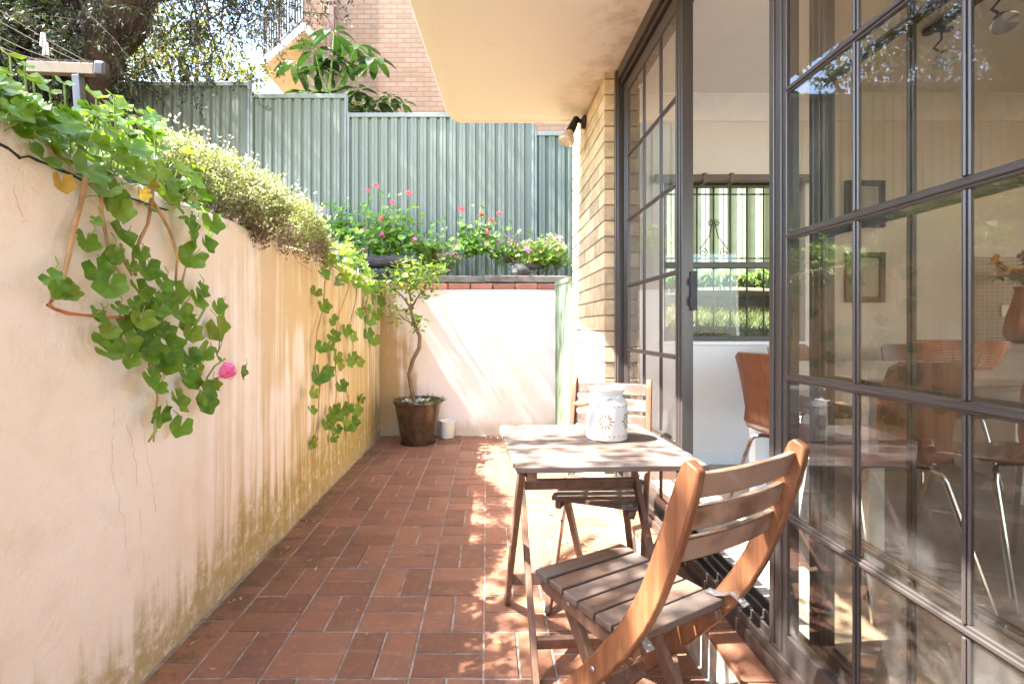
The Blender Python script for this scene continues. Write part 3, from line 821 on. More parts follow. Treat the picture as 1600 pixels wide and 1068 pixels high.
for (z0, z1, lab) in ((1.80, 2.115, 'upper of two dark framed pictures on the room wall'), (1.295, 1.63, 'lower of two dark framed pictures on the room wall')):
    pf = thing('picture_frame', lab, 'picture', (2.55, BY, z0), 'framed pictures on the room wall')
    mb = MB(); rect_frame(mb, 2.42, 2.685, BY-.026, BY-.002, z0, z1, .036); mb.build('frame', M['frameblack'], pf, bevel=.003)
    mb = MB(); mb.box(2.456, 2.649, BY-.012, BY-.003, z0+.036, z1-.036); mb.build('picture', M['paper'], pf)
    mb = MB(); mb.box(2.468, 2.492, BY-.0145, BY-.0122, z0+.05, z0+.074); mb.build('print', M['inkgrey'], pf)
tl = thing('track_light', 'black ceiling track light with two round spot lamps', 'ceiling light', (2.27, 2.1, CZ))
mb = MB(); mb.box(2.25, 2.29, 1.55, 2.52, CZ-.03, CZ-.001); mb.build('track', M['black'], tl, bevel=.003)
for (y, x) in ((2.44, 2.28), (2.14, 2.26)):
    mb = MB(); mb.tube([(x, y, CZ-.03), (x, y, CZ-.09), (x-.03, y+.01, CZ-.13), (x, y-.01, CZ-.17)], .006, 6); mb.box(x-.05, x+.05, y-.012, y+.012, CZ-.05, CZ-.03)
    lamp = mb.build('spot_arm', M['black'], tl)
    mb = MB(); mb.lathe([(.012,.05),(.03,.045),(.044,.01),(.048,-.02),(.044,-.022),(.0,-.012)], (x-.005, y-.02, CZ-.20), 18, (.35,.55,.75)); mb.build('lamp', M['chrome'], lamp, smooth='auto')

# ------------------------------------------------------------------ wall spotlight
sl = thing('wall_spotlight', 'black outdoor spotlight with a frosted bulb on the brick pier', 'wall light', (PX0, 3.55, 2.55))
bpos = at(908, 191, 3.66); bpos.x = PX0
mb = MB(); mb.lathe([(.0,0),(.05,0),(.05,.018),(.035,.03),(.0,.03)], bpos, 18, (-1,0,0)); mb.build('base', M['black'], sl, smooth='auto')
hd = at(888, 212, 3.62)
mb = MB(); mid = bpos+V((-.075,-.01,.015)); mb.tube([bpos+V((-.02,0,0)), bpos+V((-.05,-.005,.008)), mid], .016, 10); mb.lathe([(.0,-.024),(.02,-.018),(.026,0),(.02,.018),(0,.024)], mid, 12)
ax = (mid-hd).normalized(); mb.tube([mid-ax*.005, mid-ax*.05, mid-ax*.11], [.024,.03,.034], 14); mb.build('arm', M['black'], sl, smooth='auto')
e = mid-ax*.112
mb = MB(); mb.lathe([(.030,0),(.034,.012),(.052,.05),(.062,.075),(.060,.090),(.04,.104),(.0,.11)], e, 20, tuple(-ax)); mb.build('bulb', M['bulb'], sl, smooth=True)

# ------------------------------------------------------------------ fences
FY = 6.20
def sheet(mb, p0, p1, z0, z1, pitch=.124, depth=.032, thick=.001, z1b=None):
    """ribbed steel sheet from p0 to p1 (xy), ribs standing toward the left-hand normal"""
    p0, p1 = V((p0[0],p0[1],0)), V((p1[0],p1[1],0)); d = (p1-p0); L = d.length; d.normalize()
    nrm = V((d.y, -d.x, 0)); s = 0; pts = [(0,0)]
    z1b = z1 if z1b is None else z1b
    while s+pitch <= L+1e-6:
        for a, b in ((.018,0),(.030,1),(.062,1),(.0655,.82),(.0725,.82),(.076,1),(.106,1),(.118,0)):
            pts.append((s+a, depth*b))
        s += pitch
    pts.append((L, 0))
    vs = []; fs = []
    for a, b in pts:
        q = p0+d*a+nrm*b; vs += [(q.x,q.y,z0),(q.x,q.y,z1+(z1b-z1)*a/L)]
    for i in range(len(pts)-1): fs.append((2*i,2*i+2,2*i+3,2*i+1))
    mb.add(vs, fs)
fc = thing('metal_fence', 'tall grey green ribbed steel fence stepping down along the back garden', 'fence', (0, FY, 1.5))
steps = [(-7.75,-5.40,4.38),(-5.40,-3.00,4.23),(-3.00,-1.775,4.075),(-1.775,.60,3.835),(.60,2.25,3.60)]
for i, (x0, x1, zt) in enumerate(steps):
    mb = MB(); sheet(mb, (x0+.03, FY), (x1-.03, FY), 1.45, zt-.02); mb.build('panel', M['fence'], fc)
    mb = MB(); mb.box(x0+.03, x1-.03, FY-.045, FY+.015, zt-.055, zt); mb.build('rail', M['fencepost'], fc, bevel=.004)
    mb = MB(); mb.box(x0+.03, x1-.03, FY-.045, FY+.015, 1.47, 1.53); mb.build('rail', M['fencepost'], fc, bevel=.004)
    mb = MB(); zz = zt+.012
    for s in (-1, 1): mb.box(x0-.031 if s < 0 else x0+.004, x0-.004 if s < 0 else x0+.031, FY-.05, FY+.02, 1.4, (zz if s > 0 else (steps[i-1][2]+.012 if i else zz)))
    mb.box(x0-.0038, x0+.0038, FY-.035, FY+.012, 1.4, (steps[i-1][2] if i else zz)-.01)
    mb.build('post', M['fencepost'], fc, bevel=.003)
rf = thing('angled_fence', 'sunlit ribbed steel fence seen through the back window', 'fence', (2.3, 6.9, 1.4))
fa, fb = V((2.29, 6.24, 0)), V((6.2, 4.70, 0)); fd = (fb-fa).normalized()  # run turned toward the sun so its ribs catch more light
mb = MB(); sheet(mb, fa, fb, 1.40, 3.55, .20, .075); mb.build('panel', M['fence_olive'], rf)
mb = MB(); mb.bar(fa+V((0,0,3.56)), fb+V((0,0,3.56)), .06, .06); mb.build('rail', M['fence_olive'], rf, bevel=.004)
sf = thing('side_fence', 'pale green ribbed steel side panel between end wall and brick pier', 'fence', (.72, 4.6, 0))
mb = MB(); sheet(mb, (.722, 5.04), (.722, 3.40), .02, 1.555, .124, -.0, z1b=1.50)
mb = MB(); sheet(mb, (.745, 5.04), (.745, 4.23), .02, 1.555, .10, .030, z1b=1.52); mb.build('panel', M['gate'], sf)
mb = MB(); mb.bar((.733, 5.04, 1.575), (.733, 4.23, 1.54), .045, .05); mb.build('rail', M['gate'], sf, bevel=.003)
mb = MB(); mb.box(.705, .745, 5.0, 5.045, 0, 1.60); mb.build('post', M['gate'], sf, bevel=.003)

# ------------------------------------------------------------------ neighbouring apartment building
ab = thing('apartment_building', 'orange brick apartment building with a railed balcony beyond the fence', 'building', (-1, 8.6, 1.4))
BLY = 8.6
mb = MB(); mb.box(-3.26, 9, BLY, 16, 1.3, 14); mb.build('wall', M['farbrick'], ab)
zb = 6.15
c0 = at(407, 106, 9.42); zb = c0.z
c1 = V((-3.10, 8.22, zb))
mb = MB(); poly = [(c0.x, c0.y), (c1.x, c1.y), (-3.0, 8.598), (-3.262, 8.598), (-3.262, 14), (c0.x, 14)]
mb.poly_prism(poly, zb, zb+.15)
bal = mb.build('balcony', M['balcony'], ab, bevel=.01, seg=1)
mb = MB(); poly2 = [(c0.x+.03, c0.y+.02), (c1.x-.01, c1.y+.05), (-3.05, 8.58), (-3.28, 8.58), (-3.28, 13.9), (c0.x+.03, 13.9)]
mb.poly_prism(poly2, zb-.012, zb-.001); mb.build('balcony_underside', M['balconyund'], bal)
mb = MB(); a = V((c0.x+.06, c0.y+.03, 0)); b = V((c1.x-.03, c1.y+.06, 0)); zt = zb+.15
L = (b-a).length; n = int(L/.105)
for i in range(n+1):
    p = a.lerp(b, i/n); mb.tube([(p.x,p.y,zt+.08), (p.x,p.y,zt+1.0)],   .017 if i % 6 else .03, 6)
for i in range(1, 40):
    p = V((a.x, a.y+i*.105, 0)); mb.tube([(p.x,p.y,zt+.08), (p.x,p.y,zt+1.0)], .016, 5)
for z in (zt+.08, zt+1.0):
    mb.bar((a.x,a.y,z), (b.x,b.y,z), .04, .03); mb.bar((a.x,a.y,z), (a.x,a.y+4.2,z), .04, .03)
mb.build('railing', M['rail'], bal)
mb = MB(); p = at(518, 60, BLY-.05); mb.box(p.x-.055, p.x+.055, BLY-.09, BLY-.012, 1.3, 13)
for z in (3.2, 5.0, 6.8): mb.box(p.x-.07, p.x+.07, BLY-.095, BLY-.002, z, z+.04)
mb.build('downpipe', M['pipe'], ab, bevel=.01)
for zc_ in (8.2, 11.0): mb = MB(); mb.box(-1.2, .6, BLY-.03, BLY-.002, zc_, zc_+1.3); mb.build('window', M['bronze'], ab)

# ------------------------------------------------------------------ patio furniture
def folding_chair():
    c = thing('folding_chair', 'slatted wooden folding chair in the foreground with zinc brackets', 'chair', (0,0,0), 'wooden folding chairs')
    curve = [(-.338,.880),(-.333,.871),(-.322,.835),(-.303,.775),(-.284,.715),(-.262,.655),(-.236,.590),(-.205,.530),(-.163,.462),(-.110,.392),(-.052,.318),(.020,.232),(.095,.140),(.165,.050),(.20,.0)]
    wd = [.026,.038,.046,.049,.050,.050,.050,.051,.052,.052,.050,.046,.042,.039,.038]
    for sx in (-1, 1):
        mb = MB(); mb.ribbon([(sx*.174, y, z) for y, z in curve], wd, .024)
        mb.build('post', M['woodpost'], c, smooth='auto', bevel=.005, local=True, seg=3)
    def cy(z):
        for i in range(len(curve)-1):
            (y0,z0),(y1,z1) = curve[i], curve[i+1]
            if z1 <= z <= z0: return y0+(y1-y0)*(z0-z)/(z0-z1)
        return -.3
    mb = MB()
    for z in (.832, .762, .692):                    # three curved back slats
        N = 8; vs = []; fs = []
        y = cy(z)+.004; tx = .12
        for i in range(N+1):
            u = -1+2*i/N; x = u*.162; bow = -.014*(1-u*u)
            for a, b in ((-.008,-.026),(.008,-.026),(.008,.026),(-.008,.026)):
                vs.append((x, y+bow+a+b*-.30, z+b))
        for i in range(N):
            for k in range(4): fs.append((i*4+k, i*4+4+k, i*4+4+(k+1) % 4, i*4+(k+1) % 4))
        fs.append((0,1,2,3)); fs.append((N*4+3,N*4+2,N*4+1,N*4)); mb.add(vs, fs)
    mb.build('backrest', M['woodpost2'], c, smooth='auto', bevel=.003, local=True)
    mb = MB()
    for i in range(6):
        y = .158-i*.0595; z = .452-.004*math.sin(i/5*PI)
        w = .052; half = .160 if i > 0 else .163
        mb.box(-half, half, y-w/2, y+w/2, z-.009, z+.009)
    mb.build('seat', M['woodslat'], c, bevel=.0028, local=True)
    for sx in (-1, 1):
        mb = MB(); mb.ribbon([(sx*.140, .175, .428), (sx*.140, .165, .424), (sx*.140, .08, .420), (sx*.140, -.04, .418), (sx*.140, -.13, .422), (sx*.140, -.165, .428)], [.018,.036,.042,.042,.038,.022], .022)
        mb.build('seat_rail', M['woodleg'], c, bevel=.003, local=True)
        mb = MB(); mb.bar((sx*.115, .125, .436), (sx*.115, -.205, .0), .036, .022, (0,1,0)); mb.build('leg', M['woodleg'], c, bevel=.003, local=True)
        mb = MB()
        q = [(.150,-.125,.4665),(.154,-.150,.4665),(.157,-.168,.474),(.158,-.186,.486),(.160,-.203,.480),(.1605,-.222,.470)]
        for (x0,y0,z0),(x1,y1,z1) in zip(q, q[1:]): mb.bar((sx*x0,y0,z0),(sx*x1,y1,z1), .020, .004, (1,0,0))
        for (x0,y0,z0) in ((.151,-.135,.469),(.157,-.212,.478)): mb.lathe([(.0,0),(.006,0),(.005,.003),(0,.004)], (sx*x0,y0,z0), 10, (0,-.3,1))
        mb.build('bracket', M['zinc'], c, local=True)
        for (y, z) in ((-.075, .352), (.055, .425), (.035, .215)):
            mb = MB(); x_ = .1865 if z != .425 else .1515
            mb.lathe([(0,0),(.006,0),(.005,.002),(0,.003)], (sx*x_, y, z), 10, (sx,0,0)); mb.build('bolt', M['zinc'], c, local=True)
    mb = MB(); mb.bar((-.162, .098, .128), (.162, .098, .128), .036, .018, (0,.6,.8)); mb.build('stretcher', M['woodleg'], c, bevel=.003, local=True)
    mb = MB(); mb.bar((-.104, -.150, .075), (.104, -.150, .075), .036, .018, (0,-.6,.8)); mb.build('stretcher', M['woodleg'], c, bevel=.003, local=True)
    return c
M['woodpost2'] = wood('brown_back_slat', (.075,.035,.019), (.125,.062,.036), 0, .5, .1, (.24,.165,.125))
fc1 = folding_chair(); fc1.location = (.365, 1.264, 0); fc1.rotation_euler.z = R(29.5)
fc2 = copy_tree(fc1); fc2.location = (.475, 2.035, 0); fc2.rotation_euler.z = R(158)
fc2['label'] = 'wooden folding chair behind the table, facing the camera'
def folding_table():
    t = thing('folding_table', 'weathered wooden slatted folding table in front of the open door', 'table', (0,0,0))
    zt = .71
    mb = MB(); n = 11; D = .63; W = .60
    pitch = D/n
    for i in range(n):
        y = -D/2+pitch*(i+.5); hx = W/2-(.006 if i in (0, n-1) else 0)
        mb.box(-hx, hx, y-pitch/2+.0032, y+pitch/2-.0032, zt-.018, zt)
    mb.build('table_top', M['woodtable'], t, bevel=.003, local=True)
    for x in (-.245, .245):
        mb = MB(); mb.box(x-.016, x+.016, -.295, .295, zt-.046, zt-.0185); mb.build('batten', M['woodleg'], t, bevel=.003, local=True)
    yn, yf = -.255, .235
    for sx in (-1, 1):
        mb = MB(); mb.bar((sx*.272, yn, .685), (sx*.272, yf, 0), .040, .020, (0,1,0)); mb.build('leg', M['woodleg'], t, bevel=.003, local=True)
        mb = MB(); mb.bar((sx*.225, yf, .685), (sx*.225, yn, 0), .040, .020, (0,1,0)); mb.build('leg', M['woodleg'], t, bevel=.003, local=True)
        mb = MB(); mb.lathe([(0,0),(.006,0),(.005,.002),(0,.003)], (sx*.2825, -.01, .345), 10, (sx,0,0)); mb.build('bolt', M['zinc'], t, local=True)
    def pA(k): return yn+(yf-yn)*k, .685*(1-k)
    def pB(k): return yf+(yn-yf)*k, .685*(1-k)
    for k, hx, fn in ((.24,.214,pB),(.85,.214,pB),(.78,.261,pA)):
        y, z = fn(k); mb = MB(); mb.bar((-hx, y, z), (hx, y, z), .042, .018, (0,.3 if fn is pA else -.3,.95)); mb.build('stretcher', M['woodleg'], t, bevel=.003, local=True)
    return t
ft = folding_table(); ft.location = (.365, 1.775, 0); ft.rotation_euler.z = R(3)
# lantern on the table
lc = V((.450, 1.832, .7105)); ln = thing('lantern', 'white ceramic pierced flower lantern with wooden grip on the table', 'lantern', lc)
mb = MB(); prof = [(.0,.0),(.070,.0),(.0755,.004),(.0765,.012),(.0765,.130),(.0745,.140),(.066,.150),(.060,.158),(.060,.170),(.066,.182),(.070,.186),(.070,.190),(.064,.190),(.055,.170),(.056,.155),(.070,.14),(.071,.02),(.0,.012)]
mb.lathe(prof, lc, 48); body = mb.build('body', M['ceramic'], ln, smooth='auto')
def oncyl(a, z, r=.0768): return lc+V((r*math.cos(a), r*math.sin(a), z))
def petal(mb, a0, z0, ang, d0, d1, w):
    """leaf shaped dark patch standing in for an opening on the side wall"""
    rr = .0765; vs = []; K = 8; cen = None
    outline = []
    for k in range(2*K):
        t = k/(2*K)*2*PI; u = (d0+d1)/2+(d1-d0)/2*math.cos(t); v = w/2*math.sin(t)
        du = u*math.cos(ang)-v*math.sin(ang); dv = u*math.sin(ang)+v*math.cos(ang)
        outline.append(oncyl(a0+du/rr, z0+dv, .0771))
    mb.add(outline, [tuple(range(2*K))])
hole_patch = MB()
for fa in (-1.86, -.62, .62, 1.86, 3.14):
    for k in range(12):
        petal(hole_patch, fa, .075, 2*PI*k/12, .013, .033 if k % 2 == 0 else .028, .0065)
    for k in range(8): petal(hole_patch, fa, .075, 2*PI*k/8+.2, .005, .009, .003)
for k in range(26):
    a = 2*PI*k/26
    for z in (.022, .128): petal(hole_patch, a, z, 0, -.0028, .0028, .0056)
hole_patch.build('dark_opening_patch', M['hole_patch'], body)  # wall stays solid, dark patches on it stand for shaded holes
hn = MB(); p0 = oncyl(-2.2, .150, .066); g0 = lc+V((-.098, -.05, .135)); hn.tube([oncyl(-1.5,.155,.064), p0+V((-.015,-.012,.0)), g0+V((.02,-.002,.003))], .0016, 6)
hn.tube([oncyl(2.4,.155,.064), lc+V((-.085,.03,.150)), g0+V((-.03,.02,.0))], .0016, 6)
hd_ = hn.build('handle', M['wire'], ln)
mb = MB(); mb.tube([g0+V((-.034,.018,-.001)), g0+V((-.02,.012,0)), g0+V((0,.004,0)), g0+V((.022,-.003,.002))], [.006,.0085,.0085,.006], 12); mb.build('grip', M['grip'], hd_, smooth=True)

# ------------------------------------------------------------------ potted lemon tree and small pot
pc = V((-.675, 4.745, 0)); pt = thing('potted_tree', 'small lemon tree in a bronze glazed pot by the end wall', 'potted tree', pc)
mb = MB(); mb.lathe([(.0,.005),(.150,.005),(.158,.02),(.175,.10),(.200,.24),(.222,.36),(.228,.385),(.240,.392),(.244,.410),(.238,.424),(.222,.424),(.212,.40),(.205,.37),(.0,.37)], pc, 48)
pot = mb.build('pot', M['pot'], pt, smooth='auto')
mb = MB(); mb.lathe([(.0,.0),(.165,.0),(.175,.004),(.175,.010),(.0,.010)], pc, 32); mb.build('saucer', M['pot'], pot, smooth='auto')
rng = random.Random(21); mb = MB()
for i in range(150):
    a = rng.uniform(0, 2*PI); r = .195*math.sqrt(rng.random()); s = rng.uniform(.012,.024); q = pc+V((r*math.cos(a), r*math.sin(a), .385+rng.uniform(0,.018)))
    mb.lathe([(.0,-s*.6),(s*.7,-s*.35),(s,0),(s*.7,s*.4),(0,s*.6)], q, 7, (rng.gauss(0,.3), rng.gauss(0,.3), 1))
mb.build('pebbles', M['pebble'], pt, smooth=True)
mb = MB()
for i in range(420):
    a = rng.gauss(-.6,.95); r = .10+.13*rng.random(); q = pc+V((r*math.cos(a), r*math.sin(a), .39))
    d = V((math.cos(a)*.7+rng.gauss(0,.5), math.sin(a)*.7+rng.gauss(0,.5), rng.uniform(.3,1.2))); mb.leaf(q, d, (rng.gauss(0,1),rng.gauss(0,1),1), rng.uniform(.04,.10), .007)
mb.build('underplanting', M['grass'], pt)
tk = MB(); tips = []
def P(px_, py_, dy=0): return at(px_, py_, 4.745+dy)
tk.tube([P(648,640), P(644,612), P(639,585,.02), P(645,562), P(655,543,-.02), P(656,525), P(647,505,.01), P(641,480,-.01), P(644,466)], [.024,.022,.021,.020,.020,.018,.018,.016,.014], 8)
tk.tube([P(641,485), P(650,468,.04), P(664,448,.05), P(672,428,.04)], [.011,.010,.008,.004], 6); tips += [(672,428),(664,448)]
tk.tube([P(643,470), P(638,452,-.05), P(634,430,-.06), P(640,412,-.03)], [.012,.009,.007,.003], 6); tips += [(634,430),(640,412)]
tk.tube([P(641,480), P(628,462,.06), P(614,452,.08), P(603,446,.10)], [.010,.008,.006,.003], 6); tips += [(614,452),(603,446)]
tk.tube([P(644,505), P(630,497,-.08), P(621,488,-.12)], [.008,.006,.003], 6); tips += [(621,488)]
tk.tube([P(646,520), P(652,508,-.06), P(657,500,-.10)], [.007,.005,.003], 5); tips += [(657,502)]
tk.tube([P(664,448,.05), P(678,440,.02), P(686,430,0)], [.006,.004,.002], 5); tips += [(686,430)]
tk.build('trunk', M['twig'], pt, smooth=True)
rng = random.Random(8); lv = MB()
clus = [(672,430,15,60),(660,440,14,45),(640,418,15,55),(634,435,14,50),(614,450,13,45),(601,447,9,22),(650,428,14,45),(624,438,12,38),(684,430,9,26),(625,487,12,34),(617,493,8,14),(654,507,9,22),(648,498,6,9),(690,418,7,14),(612,432,8,14),(656,452,10,20)]
for (cx_, cy_, rad, n) in clus:
    for i in range(n):
        q = at(cx_+rng.gauss(0,rad*.9), cy_+rng.gauss(0,rad*.85), 4.745+rng.gauss(0,.12))
        d = V((rng.gauss(0,1), rng.gauss(0,1), rng.gauss(.1,.8))).normalized(); lv.leaf2(q, d, (rng.gauss(0,.5),rng.gauss(-.3,.5),1), rng.uniform(.05,.085), rng.uniform(.02,.034), .15)
lv.build('foliage', M['lemonleaf'], pt)
wp = V((-.405, 4.955, 0)); mb = MB(); mb.lathe([(.0,.003),(.066,.003),(.070,.01),(.084,.168),(.087,.174),(.082,.176),(.078,.165),(.065,.03),(.0,.03)], wp, 36)
o = mb.build('plant_pot', M['whitepot'], smooth='auto'); tag(o, 'small empty white pot beside the lemon tree pot', 'pot')

# ------------------------------------------------------------------ clothes line
cl = thing('clothesline', 'folding clothesline with a tan arm and galvanised post in the garden', 'clothesline', at(133,190,3.3))
CLY = 3.3
a = at(46,106,CLY); b = at(150,110,CLY)
mb = MB(); mb.bar(a, b, .075, .05); mb.build('arm', M['tanbeam'], cl, bevel=.004)
mb = MB(); mb.bar(a+V((0,.005,.046)), b+V((0.02,.005,.046)), .016, .06); mb.build('arm_top', M['bark'], cl)
mb = MB(); mb.bar(b+V((.0,0,.005)), b+V((.075,0,0)), .10, .06); mb.build('end_cap', M['black'], cl, bevel=.015)
p0 = at(122,119,CLY); p1 = at(140,260,CLY); mb = MB(); mb.bar(p0, V((p1.x,CLY,1.7)), .05, .05, (0,1,0)); mb.build('post', M['galv'], cl, bevel=.003)
for (s_, e_, y2) in (((142,100),(-40,-8),2.3),((128,99),(-40,12),2.3),((95,98),(-40,40),2.4),((75,98),(-40,58),2.4)):
    mb = MB(); A = at(s_[0],s_[1],CLY); B = at(e_[0],e_[1],y2); m_ = (A+B)/2-V((0,0,.012)); mb.tube([A,m_,B], .0022, 5); mb.build('line', M['line'], cl)
def lerp_line(px_, A, B): return A.lerp(B, px_)
A = at(142,100,CLY); B = at(-40,-8,2.3)
A2 = at(128,99,CLY); B2 = at(-40,12,2.3)
for (q, lab) in ((A.lerp(B,.50)-V((0,0,.008)), 'white clothes peg higher on the garden clothesline'), (A2.lerp(B2,.42)-V((0,0,.008)), 'white clothes peg lower on the garden clothesline')):
    mb = MB(); mb.bar(q+V((-.006,0,.02)), q+V((-.012,0,-.055)), .011, .010, (0,1,0)); mb.bar(q+V((.006,0,.02)), q+V((.012,0,-.055)), .011, .010, (0,1,0))
    mb.tube([q+V((-.009,0,-.012)), q+V((.009,0,-.012))], .004, 6)
    o = mb.build('clothes_peg', M['pegwhite'], bevel=.002); tag(o, lab, 'clothes peg', 'pegs on the clothesline')

# ------------------------------------------------------------------ plants
def rnd(rng, s=1.0): return V((rng.gauss(0,s), rng.gauss(0,s), rng.gauss(0,s)))
def flower_head(q, rng, r, name, mat, parent, up=(0,0,1), n=42):
    mb = MB(); up = V(up).normalized()
    for i in range(n):
        d = (rnd(rng)+up*.7).normalized(); c = V(q)+d*r*rng.uniform(.35,.85)
        t = (rnd(rng)); t = (t-d*t.dot(d)).normalized(); mb.leaf(c-t*r*.28, t+d*.35, d, r*.62, r*.50, .1)
    return mb.build(name, mat, parent)

# ivy geranium over the near end of the left wall
iv = thing('ivy_geranium', 'ivy geranium with a pink flower trailing over the near end of the stained wall', 'climbing plant', onwall(200, 250, -.1))
rng = random.Random(31)
lv, lvb, old, pet = MB(), MB(), MB(), MB()
LE = [(136,375,40),(190,370,62),(178,306,58),(189,328,46),(220,394,28),(153,420,44),(172,444,50),(231,417,48),(219,452,44),(80,433,30),(92,447,26),(109,456,36),(300,400,46),(298,350,36),(302,370,36),(333,347,38),(322,380,34),(275,455,40),(258,442,34),(310,467,40),(341,478,30),(283,484,56),(250,482,36),(153,489,30),(187,481,30),(222,497,44),(168,525,46),(215,520,48),(246,510,40),(170,549,44),(234,545,50),(264,542,44),(342,512,46),(322,548,36),(296,556,38),(293,585,34),(320,611,42),(378,581,26),(248,602,36),(280,624,46),(322,628,42),(252,648,40),(283,665,38),(306,598,24),(340,555,26),(262,468,34),(300,520,36),(205,560,34),(196,500,34),(290,500,34),(240,575,26),(316,452,30),(180,395,30),(150,345,22),(312,575,26),(200,535,40),(255,560,34),(335,600,24)]
erng = random.Random(44)
for i in range(15):
    t_ = erng.random(); LE.append((175+90*t_+erng.gauss(0,30)+30*(t_ > .5), 425+200*t_+erng.gauss(0,20), erng.uniform(24,44)))
for (x, y, s) in LE:
    p = onwall(x, y, rng.uniform(.035,.085)); r = s/2/F*p.y*1.05
    n = V((1, -.40+rng.gauss(0,.32), .40+rng.gauss(0,.33))); tip = V((rng.gauss(.1,.3), rng.gauss(.15,.7), -1))
    (lv if rng.random() < .82 else lvb).gleaf(p, n, tip, r, rng)
    w = onwall(x+rng.uniform(-14,18), y-rng.uniform(12,34), .02); pet.tube([w, (w+p)/2+V((.012,0,.006)), p-V((.004,0,0))], .0016, 4)
for (x, y, s) in ((98,286,34),(235,286,26),(224,302,22)):
    p = onwall(x, y, .05); old.gleaf(p, (1,-.5,.2), (0,.2,-1), s/2/F*p.y*1.1, rng)
# the mass lying on top of the wall
def toplim(x):
    T = ((-80,90),(0,128),(40,150),(70,172),(120,176),(160,158),(210,160),(250,182),(300,238),(330,290))
    for (a, b), (c, d) in zip(T, T[1:]):
        if a <= x <= c: return b+(d-b)*(x-a)/(c-a)
    return 300
k_ = 0
while k_ < 620:
    px_ = rng.uniform(-75, 318); wl = 185+.43*px_; tl = toplim(px_); py_ = tl+(wl+(45 if px_ > 75 else -8)-tl)*rng.random()
    X = WX+rng.uniform(-.75,.06); Yd = X*F/(px_-CX); z = H-(py_-CY)/F*Yd
    lo = 1.60 if X < WX-.03 else 1.50
    if not (lo < z < 2.02): continue
    k_ += 1; i = k_
    p = V((X, Yd, z)); n = V((.45+rng.gauss(0,.4), -.35+rng.gauss(0,.4), 1)); r = rng.uniform(.022,.044)
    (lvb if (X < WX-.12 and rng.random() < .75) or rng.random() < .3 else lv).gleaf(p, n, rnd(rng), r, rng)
    if i % 2 == 0: pet.tube([V((p.x-.04+rng.gauss(0,.03), p.y+rng.gauss(0,.05), min(1.58, p.z-.02))), p-V((0,0,.01))], .0018, 4)
for (x, y, s) in ((70,245,52),(88,240,44),(140,264,50),(70,205,46),(100,192,44),(185,246,40),(150,224,38),(30,172,40),(120,215,44),(215,270,44),(262,282,38),(250,262,40),(280,262,34),(60,178,38),(210,232,42),(165,200,40),(230,210,36),(40,200,34),(12,168,36),(275,318,36),(262,300,34),(305,285,28)):
    p = onwall(x, y, rng.uniform(-.02,.09)); r = s/2/F*p.y*1.15
    (lv if rng.random() < .65 else lvb).gleaf(p, (1,-.35+rng.gauss(0,.3),.75), (.3,rng.gauss(0,.6),-.7), r, rng)
for (x, y, s) in ((15,85,34),(38,102,24),(10,128,30),(52,126,40),(0,110,30),(150,152,34),(178,148,22),(180,172,26),(200,178,24),(225,178,26),(250,186,18),(100,128,26),(78,140,28)):
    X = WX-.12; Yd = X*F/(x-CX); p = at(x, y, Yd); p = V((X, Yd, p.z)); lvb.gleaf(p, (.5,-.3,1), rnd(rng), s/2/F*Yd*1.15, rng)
    pet.tube([V((X-.02, Yd+rng.gauss(.05,.05), 1.6)), V((X-.01, Yd+.02, (1.6+p.z)/2)), p], .0028, 5)
lv.build('foliage', M['gleaf'], iv, smooth=True); lvb.build('foliage', M['gleaf_bright'], iv, smooth=True); old.build('foliage', M['gleaf_old'], iv, smooth=True)
pet.build('leaf_stalk', M['stemgreen'], iv)
st = Many()
def stem(mb, pts, r, off=.03):
    q = [onwall(x, y, off+.012*math.sin(i*2.1)) for i, (x, y) in enumerate(pts)]
    n = len(q); mb.tube(q, [r*(1.12 if i % 2 else .9)*(1-.35*i/n) for i in range(n)], 7)
stem(st, [(138,262),(132,290),(126,320),(117,350),(111,380),(106,405),(100,430),(92,450),(80,470)], .0072)
stem(st, [(240,285),(236,320),(231,350),(220,372),(208,400),(212,430)], .0062); stem(st, [(236,310),(252,335),(264,358),(272,380),(277,402),(274,446)], .0055)
stem(st, [(160,290),(158,330),(166,370),(172,400),(185,425),(196,440)], .005); stem(st, [(300,330),(300,380),(292,410),(285,440),(286,446)], .004); stem(st, [(232,560),(240,590),(246,620),(242,655),(240,690)], .0042)
stem(st, [(185,470),(200,500),(212,530),(232,560)], .0045); stem(st, [(188,380),(195,410),(206,430)], .004); stem(st, [(194,310),(193,350)], .004)
st.build('stem', M['stem'], iv, smooth=True)
st = Many(); stem(st, [(80,470),(76,476),(84,482),(105,489),(130,492),(170,495),(212,496)], .0052, .05); st.build('stem', M['stemred'], iv, smooth=True)
st = Many(); stem(st, [(322,478),(310,500),(297,522),(285,540)], .0042, .06); stem(st, [(340,470),(344,520),(342,548)], .003, .05); stem(st, [(352,560),(335,572),(322,592)], .004, .06); stem(st, [(290,560),(296,585),(310,600)], .0035); stem(st, [(242,655),(243,672),(232,690)], .005, .06)
st.build('stem', M['stemgreen'], iv, smooth=True)
flower_head(onwall(354, 580, .10), random.Random(3), .036, 'flower', M['pink'], iv, (1,-.4,.3), 120)

